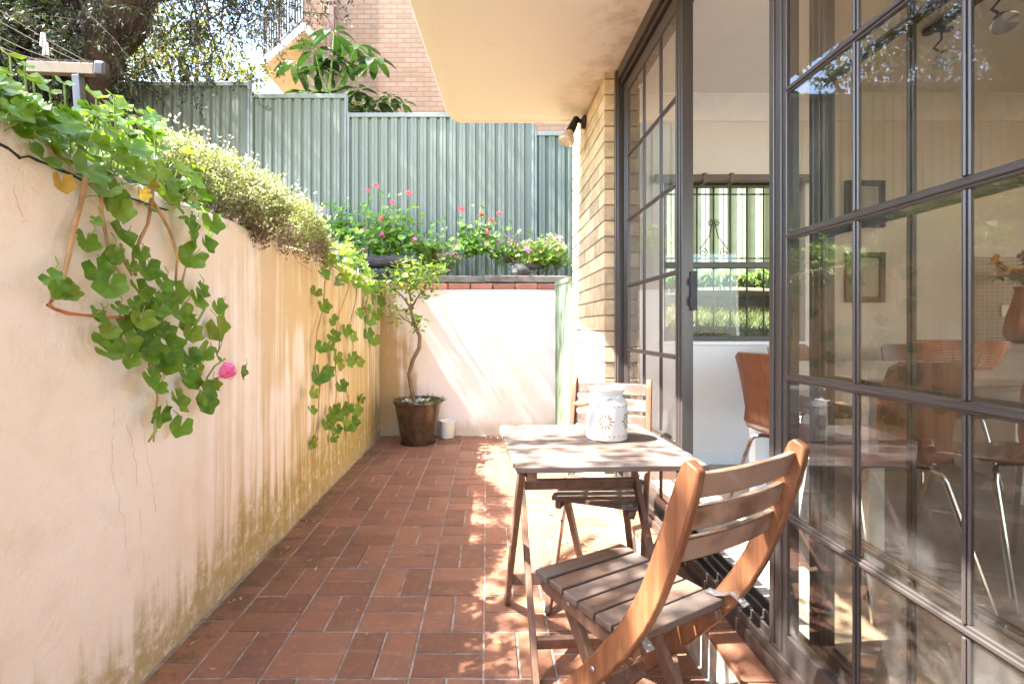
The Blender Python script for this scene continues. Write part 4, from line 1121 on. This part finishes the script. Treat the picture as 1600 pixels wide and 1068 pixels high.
# second vine hanging near the far end of the wall
iv2 = thing('ivy_geranium', 'thin ivy geranium vine hanging down the far, mossy end of the stained wall', 'climbing plant', onwall(530, 430, -.1))
rng = random.Random(77); lv, lvb, st = MB(), MB(), Many()
LE2 = [(506,427,26),(494,455,22),(506,478,28),(521,525,26),(502,541,24),(500,584,38),(512,580,26),(526,556,26),(533,602,24),(550,558,22),(552,524,24),(561,490,20),(584,530,24),(578,500,22),(582,465,26),(574,480,26),(541,515,24),(490,612,24),(487,640,20),(511,659,30),(533,640,28),(550,661,30),(544,636,22),(491,690,28),(522,683,18),(564,622,18),(556,640,24),(528,648,24),(575,520,22),(520,500,22),(548,565,20),(562,565,20),(590,490,22),(586,445,26),(570,450,26),(556,440,26),(540,430,26),(528,418,26),(515,405,24),(596,470,20),(530,570,22),(516,540,20),(520,640,22),(540,655,24),(527,670,18)]
for (x, y, s) in LE2:
    p = onwall(x, y, rng.uniform(.02,.09)); r = s/2/F*p.y*1.0
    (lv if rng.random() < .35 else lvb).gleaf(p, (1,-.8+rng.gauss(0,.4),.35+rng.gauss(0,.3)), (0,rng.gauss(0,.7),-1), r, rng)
for ptsx in ([(520,410),(508,440),(505,480),(495,520),(492,570),(500,600),(497,650),(492,690)],[(540,415),(545,450),(530,490),(522,540),(526,600),(524,650),(520,680)],[(560,420),(556,470),(545,510),(552,540),(550,560)],[(580,430),(572,480),(580,520),(588,540)],[(540,600),(545,630),(556,640),(566,620)]):
    stem(st, ptsx, .0052)
lv.build('foliage', M['gleaf'], iv2, smooth=True); lvb.build('foliage', M['gleaf_bright'], iv2, smooth=True); st.build('stem', M['stem'], iv2, smooth=True)

def leaf_cloud(mb, rng, c, rad, n, L, W, up=.5, shell=.55):
    c = V(c)
    for i in range(n):
        d = rnd(rng); d.normalize(); k = shell+(1-shell)*rng.random()**.6
        p = c+V((d.x*rad[0]*k, d.y*rad[1]*k, d.z*rad[2]*k))
        dd = (d*.6+rnd(rng,.7)+V((0,0,up))).normalized(); mb.leaf(p, dd, rnd(rng)+V((0,0,.8)), L*rng.uniform(.6,1.3), W*rng.uniform(.7,1.2))
# fine leaved pale shrub on the wall
bs = thing('shrub', 'fine leaved pale shrub with cream tips bulging over the stained wall', 'shrub', (-1.5, 2.8, 1.58))
rng = random.Random(14); lf, fl, tw, lw_ = MB(), MB(), MB(), MB()
cen = []
for i in range(150):
    u = rng.uniform(-1,1); a = rng.uniform(-.55, PI*.95)
    y = 2.78+u*.86; rr = math.sqrt(max(0.05, 1-u*u*.85))
    X = -1.46+.43*rr*math.cos(a)*1.0; z = 1.61+.40*rr*max(-.12, math.sin(a))*rng.uniform(.75,1.08)*(1-.12*u)
    cen.append(V((min(X, -1.02), y, z)))
for c in cen:
    low = c.z < 1.67 and c.x > -1.35  # low front clumps get the browner leaf colour
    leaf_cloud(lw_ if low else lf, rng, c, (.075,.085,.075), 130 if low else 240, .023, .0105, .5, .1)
    if not low:
        for k in range(14):
            q = c+rnd(rng,.05)+V((0,0,.04)); leaf_cloud(fl, rng, q, (.012,.012,.012), 3, .016, .010, .6, .2)
    b = V((-1.5+rng.gauss(0,.06), c.y*.6+2.8*.4+rng.gauss(0,.08), 1.56)); m_ = b.lerp(c,.55)+rnd(rng,.03)
    tw.tube([b, m_, c], [.006,.004,.0015], 4)
    for k in range(7):
        q = b.lerp(c, rng.uniform(.5,1)); tw.tube([q, q+rnd(rng,.06)+V((.02,0,.03))], [.0018,.0008], 3)
for k in range(26):                                  # shoots that stand above the outline
    c = rng.choice(cen); 
    if c.z < 1.86: continue
    h = rng.uniform(.05,.14); d = V((rng.gauss(0,.25), rng.gauss(0,.25), 1)).normalized()
    tw.tube([c, c+d*h], [.002,.001], 3)
    for j in range(16):
        q = c+d*h*rng.random(); lf.leaf(q, rnd(rng)+d, rnd(rng), .022, .009)
lf.build('foliage', M['bushleaf'], bs); lw_.build('brown_foliage', M['bushlow'], bs); fl.build('blossom', M['bushflower'], bs); tw.build('twig', M['twig'], bs)

# bright geranium ground cover at the far end of the wall top
gcv = thing('trailing_geranium', 'bright yellow green trailing geranium along the far end of the wall top', 'plant', (-1.4, 4.2, 1.56))
rng = random.Random(41); lv, st = MB(), MB()
for i in range(620):
    y = rng.uniform(3.25, 5.35); X = rng.uniform(-2.1, -1.06); 
    z = 1.60+.20*rng.random()*(1.0 if X < -1.15 else .5)+.09*math.sin(y*4.1+X*3)
    if X > -1.1: z = 1.60-rng.random()*.16
    lv.gleaf((X, y, z), (.4+rng.gauss(0,.4), -.5+rng.gauss(0,.4), 1), rnd(rng), rng.uniform(.028,.05), rng)
    if i % 4 == 0: st.tube([(X-.05, y+.03, 1.56), (X, y, z-.01)], .002, 4)
for (x, y) in ((560,360),(545,372),(530,362),(556,392),(520,380),(505,372)):
    p = at(x, y, 4.6); lv.gleaf(p, (.3,-.6,1), rnd(rng), .05, rng)
lv.build('foliage', M['gleaf_bright'], gcv, smooth=True); st.build('stem', M['stemgreen'], gcv)

# geraniums in the back bed
def geranium(label, base, stems, fmat, seed, spread=.10, dens=16, mat='gleaf', heads=None, bush=120, br=(.3,.2,.14)):
    rng = random.Random(seed); t = thing('geranium', label, 'flowering plant', base, 'geraniums in the back bed')
    lv, st = MB(), MB(); base = V(base)
    for (tip) in stems:
        tip = V(tip); m_ = base.lerp(tip,.5)+rnd(rng,.03); b = base+V((rng.gauss(0,.06),rng.gauss(0,.05),0))
        st.tube([b, m_, tip], [.009,.007,.004], 5)
        for i in range(dens):
            k = rng.uniform(.25,.98); q = (b.lerp(m_, k*2) if k < .5 else m_.lerp(tip, k*2-1))+rnd(rng,spread*.55)
            lv.gleaf(q, (rng.gauss(0,.5), -.6+rng.gauss(0,.4), .8), rnd(rng), rng.uniform(.026,.044), rng)
    for i in range(int(bush*1.8)):
        q = base+V((rng.gauss(0,br[0]), rng.gauss(0,br[1])*.7, abs(rng.gauss(.08,br[2]*1.25)))); lv.gleaf(q, (rng.gauss(0,.5), -.6+rng.gauss(0,.4), .8), rnd(rng), rng.uniform(.028,.046), rng)
    lv.build('foliage', M[mat], t, smooth=True); st.build('stem', M['stemgreen'], t)
    for (q, r, src, mt) in (heads or []):
        mb = MB(); q = V(q)
        flower_head(q, rng, r, 'flower', M[mt], t, (0,-.3,1), 34)
    s2 = Many()
    for (q, r, src, mt) in (heads or []):
        s2.tube([V(src), V(q)], .0025, 4)
    if heads: s2.build('flower_stalk', M['stemgreen'], t)
    return t
GY = 5.62
geranium('tall green geranium with coral flowers in front of the fence, left clump', at(608,395,GY), [at(597,302,GY),at(590,335,GY),at(612,340,GY-.1),at(628,328,GY),at(640,360,GY+.05),at(575,380,GY),at(620,365,GY-.1)], 'coral', 5, .10, 22, 'gleaf',
    [(at(575,298,GY),.03,at(588,325,GY),'coral'),(at(588,292,GY),.045,at(595,305,GY),'coral'),(at(613,317,GY),.04,at(612,335,GY),'coral'),(at(639,303,GY),.045,at(630,325,GY),'coral'),(at(596,342,GY-.15),.035,at(598,350,GY),'coral'),(at(597,367,GY-.15),.04,at(600,380,GY),'pink'),(at(648,376,GY-.15),.045,at(640,390,GY),'pink'),(at(583,377,GY-.15),.03,at(590,385,GY),'pink'),(at(568,392,GY-.2),.035,at(575,398,GY),'pink'),(at(567,361,GY-.1),.04,at(572,375,GY),'pink')], 210, (.34,.2,.15))
geranium('open branched geranium with coral flowers in front of the fence, middle clump', at(738,400,GY), [at(752,320,GY),at(722,345,GY),at(770,348,GY),at(742,365,GY-.1),at(730,355,GY)], 'coral', 6, .09, 17, 'gleaf',
    [(at(721,328,GY),.045,at(722,342,GY),'coral'),(at(752,336,GY-.05),.035,at(752,345,GY),'coral'),(at(780,333,GY),.035,at(772,350,GY),'coral'),(at(767,346,GY-.05),.045,at(766,360,GY),'coral'),(at(762,363,GY-.05),.04,at(758,375,GY),'coral'),(at(711,387,GY-.2),.045,at(718,395,GY),'pink'),(at(759,383,GY-.1),.04,at(755,392,GY),'coral'),(at(667,381,GY-.1),.03,at(672,392,GY),'pink')], 130, (.26,.16,.10))
geranium('low leafy geranium with one pink flower at the right end of the back bed', at(845,415,GY), [at(850,380,GY),at(835,392,GY)], 'pink', 9, .1, 12, 'gleaf_bright',
    [(at(824,391,GY-.2),.05,at(828,402,GY),'pink')], 110, (.22,.14,.08))
geranium('dark leafy geranium without flowers close to the fence at the left of the bed', at(535,370,5.9), [at(532,335,5.9),at(545,350,5.9),at(525,352,5.9)], 'pink', 12, .1, 14, 'gleaf', None, 120, (.3,.12,.12))
# dusty pink blossom shrubs
def haze_shrub(label, c, rad, n, seed, leaf='bushleaf', nl=500):
    rng = random.Random(seed); t = thing('blossom_shrub', label, 'shrub', (c[0], c[1], 1.58), 'low shrubs in the back bed')
    fl, lf, tw = MB(), MB(), MB(); c = V(c)
    for i in range(n):
        d = rnd(rng).normalized(); d.z = abs(d.z); q = c+V((d.x*rad[0], d.y*rad[1], d.z*rad[2]))*rng.uniform(.7,1.08)
        tw.tube([c+V((rng.gauss(0,.05),0,-.12)), q], [.003,.001], 3); leaf_cloud(fl, rng, q, (.03,.03,.035), 16, .018, .012, .3, .1)
    leaf_cloud(lf, rng, c-V((0,0,.03)), (rad[0]*.95, rad[1]*.95, rad[2]*.8), nl, .04, .018, .4, .2)
    lf.build('foliage', M[leaf], t); fl.build('blossom', M['mauve'], t); tw.build('twig', M['twig'], t)
haze_shrub('dusty pink fluffy shrub in the back bed, darker and left of the pair', at(795,395,5.75), (.26,.18,.20), 46, 3, 'gleaf', 420)
haze_shrub('pale dusty pink fluffy shrub with yellow green leaves in front of the brick pier', at(850,398,5.7), (.30,.18,.24), 54, 4, 'bushleaf', 900)
haze_shrub('small brownish pink shrub between the strap leaves and the middle geranium', at(700,405,5.55), (.16,.12,.10), 22, 5, 'gleaf', 200)
# strap leaved clump
rng = random.Random(19); t = thing('strap_leaf_plant', 'clump of long arching strap leaves between the geraniums', 'plant', at(672,412,5.6)); mb = MB()
for i in range(60):
    a = rng.uniform(0, 2*PI); b = at(672+rng.gauss(0,9), 414, 5.55+rng.gauss(0,.06)); h = rng.uniform(.14,.30); o_ = V((math.cos(a), math.sin(a), 0))
    pts = [b, b+o_*h*.25+V((0,0,h*.6)), b+o_*h*.65+V((0,0,h*.85)), b+o_*h*1.1+V((0,0,h*.7))]; w = [.007,.013,.010,.001]; sd = V((-math.sin(a), math.cos(a), 0))
    vs = []
    for p, ww in zip(pts, w): vs += [p+sd*ww, p-sd*ww]
    mb.add(vs, [(0,1,3,2),(2,3,5,4),(4,5,7,6)])
mb.build('foliage', M['strapleaf'], t)
# log, sleepers and rocks edging the bed
mb = MB(); p0 = at(562,412,5.42); p1 = at(642,408,5.42)
mb.tube([p0, p0.lerp(p1,.3)+V((0,0,.012)), p0.lerp(p1,.7)-V((0,.01,.006)), p1], [.066,.072,.07,.066], 16)
o = mb.build('log', M['log'], smooth='auto'); tag(o, 'charred black log lying at the left of the back bed', 'log')
mb = MB(); p0 = at(566,428,5.36); p1 = at(606,430,5.36); mb.bar(p0, p1, .09, .12); mb.bar(p0+V((.02,-.02,-.05)), p1+V((.1,-.02,-.05)), .05, .1)
o = mb.build('timber_block', M['log'], bevel=.01); tag(o, 'short dark timber block under the black log', 'timber')
for (xa, xb, y, lab) in ((648,756,5.40,'grey timber sleeper edging the back bed, left length'),(757,888,5.40,'grey timber sleeper edging the back bed, right length by the pier')):
    mb = MB(); p0 = at(xa,436,y); p1 = at(xb-1,437,y); mb.bar(p0, p1, .075, .11); o = mb.build('sleeper', M['sleeper'], bevel=.008); tag(o, lab, 'sleeper', 'timber sleepers edging the bed')
def rock(q, s, seed, lab, mat='rock', cat='rock', group=None):
    rng = random.Random(seed); mb = MB(); N, K = 10, 7; vs = []; fs = []
    bumps = [(rnd(rng).normalized(), rng.uniform(.1,.35)) for _ in range(7)]
    for i in range(K+1):
        for k in range(N):
            th = PI*i/K; a = 2*PI*k/N; d = V((math.sin(th)*math.cos(a), math.sin(th)*math.sin(a), math.cos(th)))
            r = 1+sum(h*max(0, d.dot(b))**3 for b, h in bumps)-.15; vs.append(V(q)+V((d.x*s[0]*r, d.y*s[1]*r, d.z*s[2]*r)))
    for i in range(K):
        for k in range(N): fs.append((i*N+k, i*N+(k+1) % N, (i+1)*N+(k+1) % N, (i+1)*N+k))
    mb.add(vs, fs); o = mb.build('rock', M[mat], smooth='auto'); return tag(o, lab, cat, group)
rock(at(812,424,5.5), (.11,.09,.075), 3, 'angular dark rock beside the right end of the back bed', group='rocks in the back bed')
rock(at(828,414,5.58), (.10,.08,.06), 5, 'dark rock leaning against the pale pink shrub', group='rocks in the back bed')
rock(at(690,424,5.5), (.12,.06,.03), 6, 'flat dark rock behind the left sleeper', group='rocks in the back bed')
# grass strip behind the brick edging
rng = random.Random(23); mb = MB()
for i in range(2600):
    x = rng.uniform(-1.0,.66); y = rng.uniform(5.17,5.36); d = V((rng.gauss(0,.5), rng.gauss(-.2,.5), 1))
    mb.leaf((x, y, 1.545), d, rnd(rng), rng.uniform(.03,.075)*(1.2 if x < -.1 else .9), .005)
tag(mb.build('grass', M['grass']), 'short grass strip behind the brick edging', 'grass', None, 'stuff')
# view through the back window: grass, sandstone, strap plants
mb = MB()
for i in range(5200):
    x = rng.uniform(1.3,4.4); y = rng.uniform(3.9,5.34); d = V((rng.gauss(0,.5), rng.gauss(0,.5), 1)); mb.leaf((x, y, lawn_h(x,y)-.01), d, rnd(rng), rng.uniform(.04,.11), .008)
tag(mb.build('lawn_grass', M['grass']), 'tufty grass of the small lawn behind the house', 'grass', None, 'stuff')
mb = MB(); mb.box(.98, 4.2, 5.36, 5.46, .9, 1.50); o = mb.build('retaining_wall', M['rock'], bevel=.02); tag(o, 'low dark stone retaining wall behind the small lawn', 'wall')
rock((2.75,5.32,1.50), (.55,.13,.055), 12, 'long flat buff stone capping the low wall, left of two', 'stonepale', group='capping stones behind the lawn'); rock((3.75,5.30,1.47), (.5,.13,.06), 13, 'long flat buff stone capping the low wall, right of two', 'stonepale', group='capping stones behind the lawn')
g2 = MB(); grid(g2, .97, 4.4, 5.45, 6.4, 6, 3, lambda x, y: 1.49); tag(g2.build('upper_bed_soil', M['soil']), 'soil of the upper bed behind the house', None, None, 'structure')
for i, x in enumerate((2.2, 2.55, 2.9, 3.25, 3.6)):
    t = thing('lily_plant', ['small arching green lily by the left edge of the back window view','bushy arching green lily above the buff stone','tall arching green lily in the middle of the window view','leaning arching green lily right of the window middle','arching green lily at the right end of the window view'][i], 'plant', (x, 5.55, 1.5), 'lilies behind the house'); mb = MB()
    for k in range(46):
        a = rng.uniform(0, 2*PI); h = rng.uniform(.18,.36); o_ = V((math.cos(a), math.sin(a), 0)); b = V((x+rng.gauss(0,.09), 5.55+rng.gauss(0,.04), 1.49)); sd = V((-math.sin(a), math.cos(a), 0)); vs = []
        for p, ww in ((b,.008),(b+o_*h*.3+V((0,0,h*.65)),.020),(b+o_*h*.75+V((0,0,h*.8)),.016),(b+o_*h*1.15+V((0,0,h*.5)),.001)): vs += [p+sd*ww, p-sd*ww]
        mb.add(vs, [(0,1,3,2),(2,3,5,4),(4,5,7,6)])
    mb.build('foliage', M['strapleaf'], t)

# ------------------------------------------------------------------ trees
def twiggy(tw, lf, rng, p, d, L, r, leafL, leafW, n, droop=.3, sub=3):
    pts = [V(p)]; dd = V(d).normalized()
    for k in range(4):
        dd = (dd+rnd(rng,.18)-V((0,0,droop*.3))).normalized(); pts.append(pts[-1]+dd*(L/4))
    tw.tube(pts, [r,r*.8,r*.6,r*.4,r*.2], 3, False)
    for i in range(n):
        k = rng.uniform(.2,1)*4; j = min(3, int(k)); q = pts[j].lerp(pts[j+1], k-j)
        lf.leaf(q+rnd(rng,.02), (rnd(rng,.8)+dd*.5-V((0,0,droop))), rnd(rng), leafL*rng.uniform(.6,1.3), leafW*rng.uniform(.7,1.2))
    if sub:
        for s in range(sub):
            k = rng.uniform(.3,.95)*4; j = min(3, int(k)); q = pts[j].lerp(pts[j+1], k-j)
            twiggy(tw, lf, rng, q, (dd+rnd(rng,.75)).normalized(), L*.55, r*.5, leafL, leafW, n, droop, 0)
# big dark tree at the left
tb = V((-4.50, 5.35, 1.85))
tree = thing('tree', 'large dark leaning tree with a thick forked trunk in front of the fence', 'tree', tb)
rng = random.Random(51); tk, tw, lf = MB(), MB(), MB()
def limb(mb, pts, rads, n=12):
    # noisy bark cylinder
    q = []; rr = []
    for i in range(len(pts)-1):
        for k in range(4):
            t = k/4; q.append(V(pts[i]).lerp(V(pts[i+1]), t)+rnd(rng,.012)); rr.append((rads[i]*(1-t)+rads[i+1]*t)*rng.uniform(.94,1.07))
    q.append(V(pts[-1])); rr.append(rads[-1]); mb.tube(q, rr, n)
limb(tk, [tb-V((0,0,.1)), at(148,250,5.35), at(142,180,5.35), at(150,120,5.35), at(165,70,5.3), at(190,20,5.25), at(225,-60,5.1), at(255,-140,4.9)], [.25,.19,.17,.19,.25,.27,.20,.15])
limb(tk, [at(158,90,5.35), at(140,40,5.4), at(118,-10,5.4), at(90,-80,5.4), at(60,-170,5.3)], [.20,.18,.16,.13,.10])
limb(tk, [at(150,110,5.35), at(100,80,5.2), at(40,40,5.0), at(-30,10,4.8)], [.11,.08,.06,.04])
limb(tk, [at(205,0,5.2), at(270,-25,5.3), at(340,-40,5.4), at(430,-30,5.4)], [.10,.07,.05,.03])
tk.build('trunk', M['bark'], tree, smooth=True)
for i in range(150):
    px_ = rng.uniform(-40, 400); py_ = rng.uniform(-150, 60)-(20 if px_ > 250 else 0); Y = rng.uniform(4.7,6.0)
    p = at(px_, py_, Y); twiggy(tw, lf, rng, p, (rng.gauss(.2,.6), rng.gauss(0,.5), rng.gauss(-.5,.4)), rng.uniform(.5,1.1), .010, .055, .016, 26, .5, 3)
for i in range(190):                                  # thick tangle left of the trunk
    px_ = rng.uniform(-60, 125); py_ = rng.uniform(-40, 110); Y = rng.uniform(5.0,5.9)
    twiggy(tw, lf, rng, at(px_, py_, Y), (rng.gauss(0,.7), rng.gauss(0,.4), rng.gauss(-.2,.5)), rng.uniform(.4,.9), .012, .065, .024, 24, .2, 4)
for i in range(420):                                 # bare brown twigs woven behind the lines
    px_ = rng.uniform(-70, 175); py_ = rng.uniform(-60, 130); p = at(px_, py_, rng.uniform(5.2,6.05)); d = V((rng.gauss(0,1), rng.gauss(0,.5), rng.gauss(-.2,.8))).normalized(); L_ = rng.uniform(.3,.9)
    tw.tube([p, p+d*L_*.5+rnd(rng,.06), p+d*L_+rnd(rng,.1)], [.008,.006,.003], 3, False)
for i in range(46):                                  # sprays hanging against the sky and balcony
    px_ = rng.uniform(330, 480); py_ = rng.uniform(-90, -5); p = at(px_, py_, rng.uniform(5.0,5.6))
    twiggy(tw, lf, rng, p, (rng.gauss(.1,.4), rng.gauss(0,.3), -1), rng.uniform(.4,.95)*(1.0 if px_ < 430 else .6), .005, .04, .013, 11, .5, 2)
for i in range(120):                                  # canopy above the frame
    p = V((rng.uniform(-5.2,-2.0), rng.uniform(4.2,6.4), rng.uniform(5.9,7.4)))
    twiggy(tw, lf, rng, p, rnd(rng), rng.uniform(.7,1.2), .012, .08, .03, 26, .3, 3)
tw.build('twig', M['bark'], tree); lf.build('crown', M['treeleaf'], tree)
def back_tree(label, base, boxes, seed, mat, leafL=.10, leafW=.04, name='tree'):
    rng = random.Random(seed); t = thing(name, label, 'tree', base, 'trees beyond the fence'); tk, lf, tw = MB(), MB(), MB(); b = V(base)
    cs = []
    for (x, y, Y, r, n) in boxes:
        c = at(x, y, Y); cs.append(c)
        for k in range(n):
            p = c+V((rng.gauss(0,r), rng.gauss(0,r), rng.gauss(0,r*.8))); lf.leaf(p, rnd(rng)-V((0,0,.3)), rnd(rng), leafL*rng.uniform(.6,1.3), leafW)
            if k % 9 == 0: tw.tube([c+(p-c)*.2, p], [.008,.003], 3, False)
    m_ = sum(cs, V((0,0,0)))/len(cs); tk.tube([b, b.lerp(m_,.5)+V((.1,0,0)), m_], [.14,.11,.06], 10)
    for c in cs: tk.tube([b.lerp(m_,.6), c], [.06,.02], 6)
    tk.build('trunk', M['bark'], t, smooth=True); lf.build('crown', M[mat], t); tw.build('twig', M['twig'], t)
back_tree('sunlit yellow green tree showing above the left fence panel', (-4.3,7.6,1.4), [(190,110,7.4,.22,260),(230,85,7.5,.28,300),(280,100,7.5,.28,300),(330,95,7.6,.25,260),(250,50,7.8,.35,300),(310,50,7.9,.35,260),(360,112,7.5,.2,200),(392,122,7.4,.13,130),(200,50,7.8,.3,200)], 61, 'treeleaf_lit')
back_tree('deep green tree filling the corner beyond the clothesline', (-7.4,8.0,1.4), [(20,60,7.6,.5,520),(70,110,7.2,.4,420),(-40,120,7.2,.5,400),(110,30,8,.5,420),(0,0,8,.6,420),(150,0,8.4,.6,420),(250,0,9,.6,420),(330,10,9,.5,260)], 62, 'treeleaf', .12, .05)
# nearer tree left of the picture: its shade dapples the table
ot = thing('tree', 'light crowned tree overhanging the wall at the near left', 'tree', (-3.9, -.2, 1.7)); rng = random.Random(71); tk, tw, lf = MB(), MB(), MB()
limb(tk, [(-3.9,-.2,1.6),(-3.8,-.1,2.6),(-3.5,.2,3.5),(-3.1,.6,4.4),(-2.7,1.1,5.2)], [.13,.11,.09,.07,.04]); limb(tk, [(-3.6,.1,3.2),(-3.0,1.2,4.1),(-2.4,2.3,4.6)], [.07,.05,.02])
for i in range(262):
    p = V((rng.uniform(-4.0,-2.0), rng.uniform(-.8,1.0), rng.uniform(3.9,5.2)))
    if i > 190: p = V((rng.uniform(-4.0,-2.2), rng.uniform(.7,1.5), rng.uniform(3.9,5.2)))
    if i > 250: p = V((rng.uniform(-3.0,-1.7), rng.uniform(.2,1.6), rng.uniform(4.0,5.2)))
    twiggy(tw, lf, rng, p, (rng.gauss(.1,.6), rng.gauss(.0,.6), rng.gauss(-.1,.3)), rng.uniform(.4,.7), .008, .09, .034, 12, .25, 2)
tk.build('trunk', M['bark'], ot, smooth=True); tw.build('twig', M['twig'], ot); lf.build('crown', M['treeleaf_lit'], ot)
# umbrella tree behind the fence
ub = at(515,200,7.3); ub.z = 1.4
um = thing('umbrella_tree', 'glossy umbrella tree with whorled drooping leaves against the apartment wall', 'tree', ub); rng = random.Random(81); lf, st = MB(), MB(); core = at(512,160,7.3)
for (x, y, L) in ((522,50,.32),(492,78,.34),(556,72,.34),(585,92,.34),(462,100,.36),(500,108,.34),(540,100,.34),(520,90,.3),(480,145,.34),(520,150,.36),(560,140,.3),(590,158,.3),(545,165,.3),(470,160,.3),(610,150,.22),(575,172,.3),(628,160,.18),(500,165,.34)):
    c = at(x, y, 7.3+rng.gauss(0,.16)); st.tube([core+rnd(rng,.05), core.lerp(c,.6)+V((0,0,-.06)), c], [.018,.010,.006], 5)
    n = rng.randint(7,9)
    for k in range(n):
        a = 2*PI*k/n+rng.uniform(-.2,.2); d = V((math.cos(a), math.sin(a), rng.uniform(-.35,.15))); s_ = c+d.normalized()*.05
        st.tube([c, s_], .004, 4); lf.leaf2(s_, d, (0,0,1), L*rng.uniform(.8,1.15), L*.40, rng.uniform(.3,.65))
st.tube([ub, core], [.05,.03], 8)
lf.build('crown', M['umbleaf'], um, smooth=True); st.build('trunk', M['stemgreen'], um)

# ------------------------------------------------------------------ small litter
rng = random.Random(91); mb = MB()
def litter(x, y, L): 
    mb.leaf2((x, y, .004), (rng.gauss(0,1), rng.gauss(0,1), .05), (rng.gauss(0,.15), rng.gauss(0,.15), 1), L, L*.45, rng.uniform(-.3,.1))
for i in range(90):
    litter(rng.gauss(.50,.11), rng.gauss(2.28,.22), rng.uniform(.015,.04))
for i in range(40):
    litter(-1.06+abs(rng.gauss(0,.06)), rng.uniform(1.6,4.9), rng.uniform(.012,.03))
for i in range(36):
    litter(rng.uniform(-.9,.6), rng.uniform(1.5,4.9), rng.uniform(.012,.03))
for i in range(22): litter(rng.uniform(-.9,-.2), rng.gauss(4.92,.07), rng.uniform(.015,.04))
tag(mb.build('leaf_litter', M['dry']), 'scattered dry leaves on the terracotta paving', 'leaves', None, 'stuff')

# ------------------------------------------------------------------ light, sky, camera
SUN = V((.65, .075, -1.0)).normalized()
sd = bpy.data.lights.new('sun', 'SUN'); sd.energy = 4.0; sd.angle = R(.5); sd.color = (1.0, .98, .95)
so = bpy.data.objects.new('sun', sd); link(so); so.rotation_euler = SUN.to_track_quat('-Z', 'Y').to_euler(); so.location = (-5,-1,9)
w = bpy.data.worlds.new('World'); sc.world = w; w.use_nodes = True; nt = w.node_tree
sky = nt.nodes.new('ShaderNodeTexSky'); sky.sky_type = 'NISHITA'; sky.sun_disc = False
sky.sun_elevation = math.asin(-SUN.z); sky.sun_rotation = math.atan2(-SUN.x, -SUN.y)
sky.air_density = 1.0; sky.dust_density = 1.5
nt.links.new(sky.outputs[0], nt.nodes['Background'].inputs[0]); nt.nodes['Background'].inputs[1].default_value = .15

cd = bpy.data.cameras.new('camera'); cam = bpy.data.objects.new('camera', cd); link(cam); sc.camera = cam
cam.location = (0, 0, H); cam.rotation_euler = (R(90), 0, 0)
cd.sensor_width = 36; cd.sensor_fit = 'HORIZONTAL'; cd.lens = F/1600*36
cd.shift_x = (800-CX)/1600; cd.shift_y = -(534-CY)/1600
cd.clip_start = .02; cd.clip_end = 600
sc.view_settings.view_transform = 'Standard'; sc.view_settings.look = 'None'; sc.view_settings.gamma = 1
sc.view_settings.exposure = 3.48
cy = sc.cycles
cy.max_bounces = 10; cy.diffuse_bounces = 6; cy.glossy_bounces = 4; cy.transmission_bounces = 6; cy.transparent_max_bounces = 24
cy.use_denoising = True; cy.denoising_prefilter = 'ACCURATE'; cy.sample_clamp_indirect = 8; cy.caustics_reflective = False; cy.caustics_refractive = False
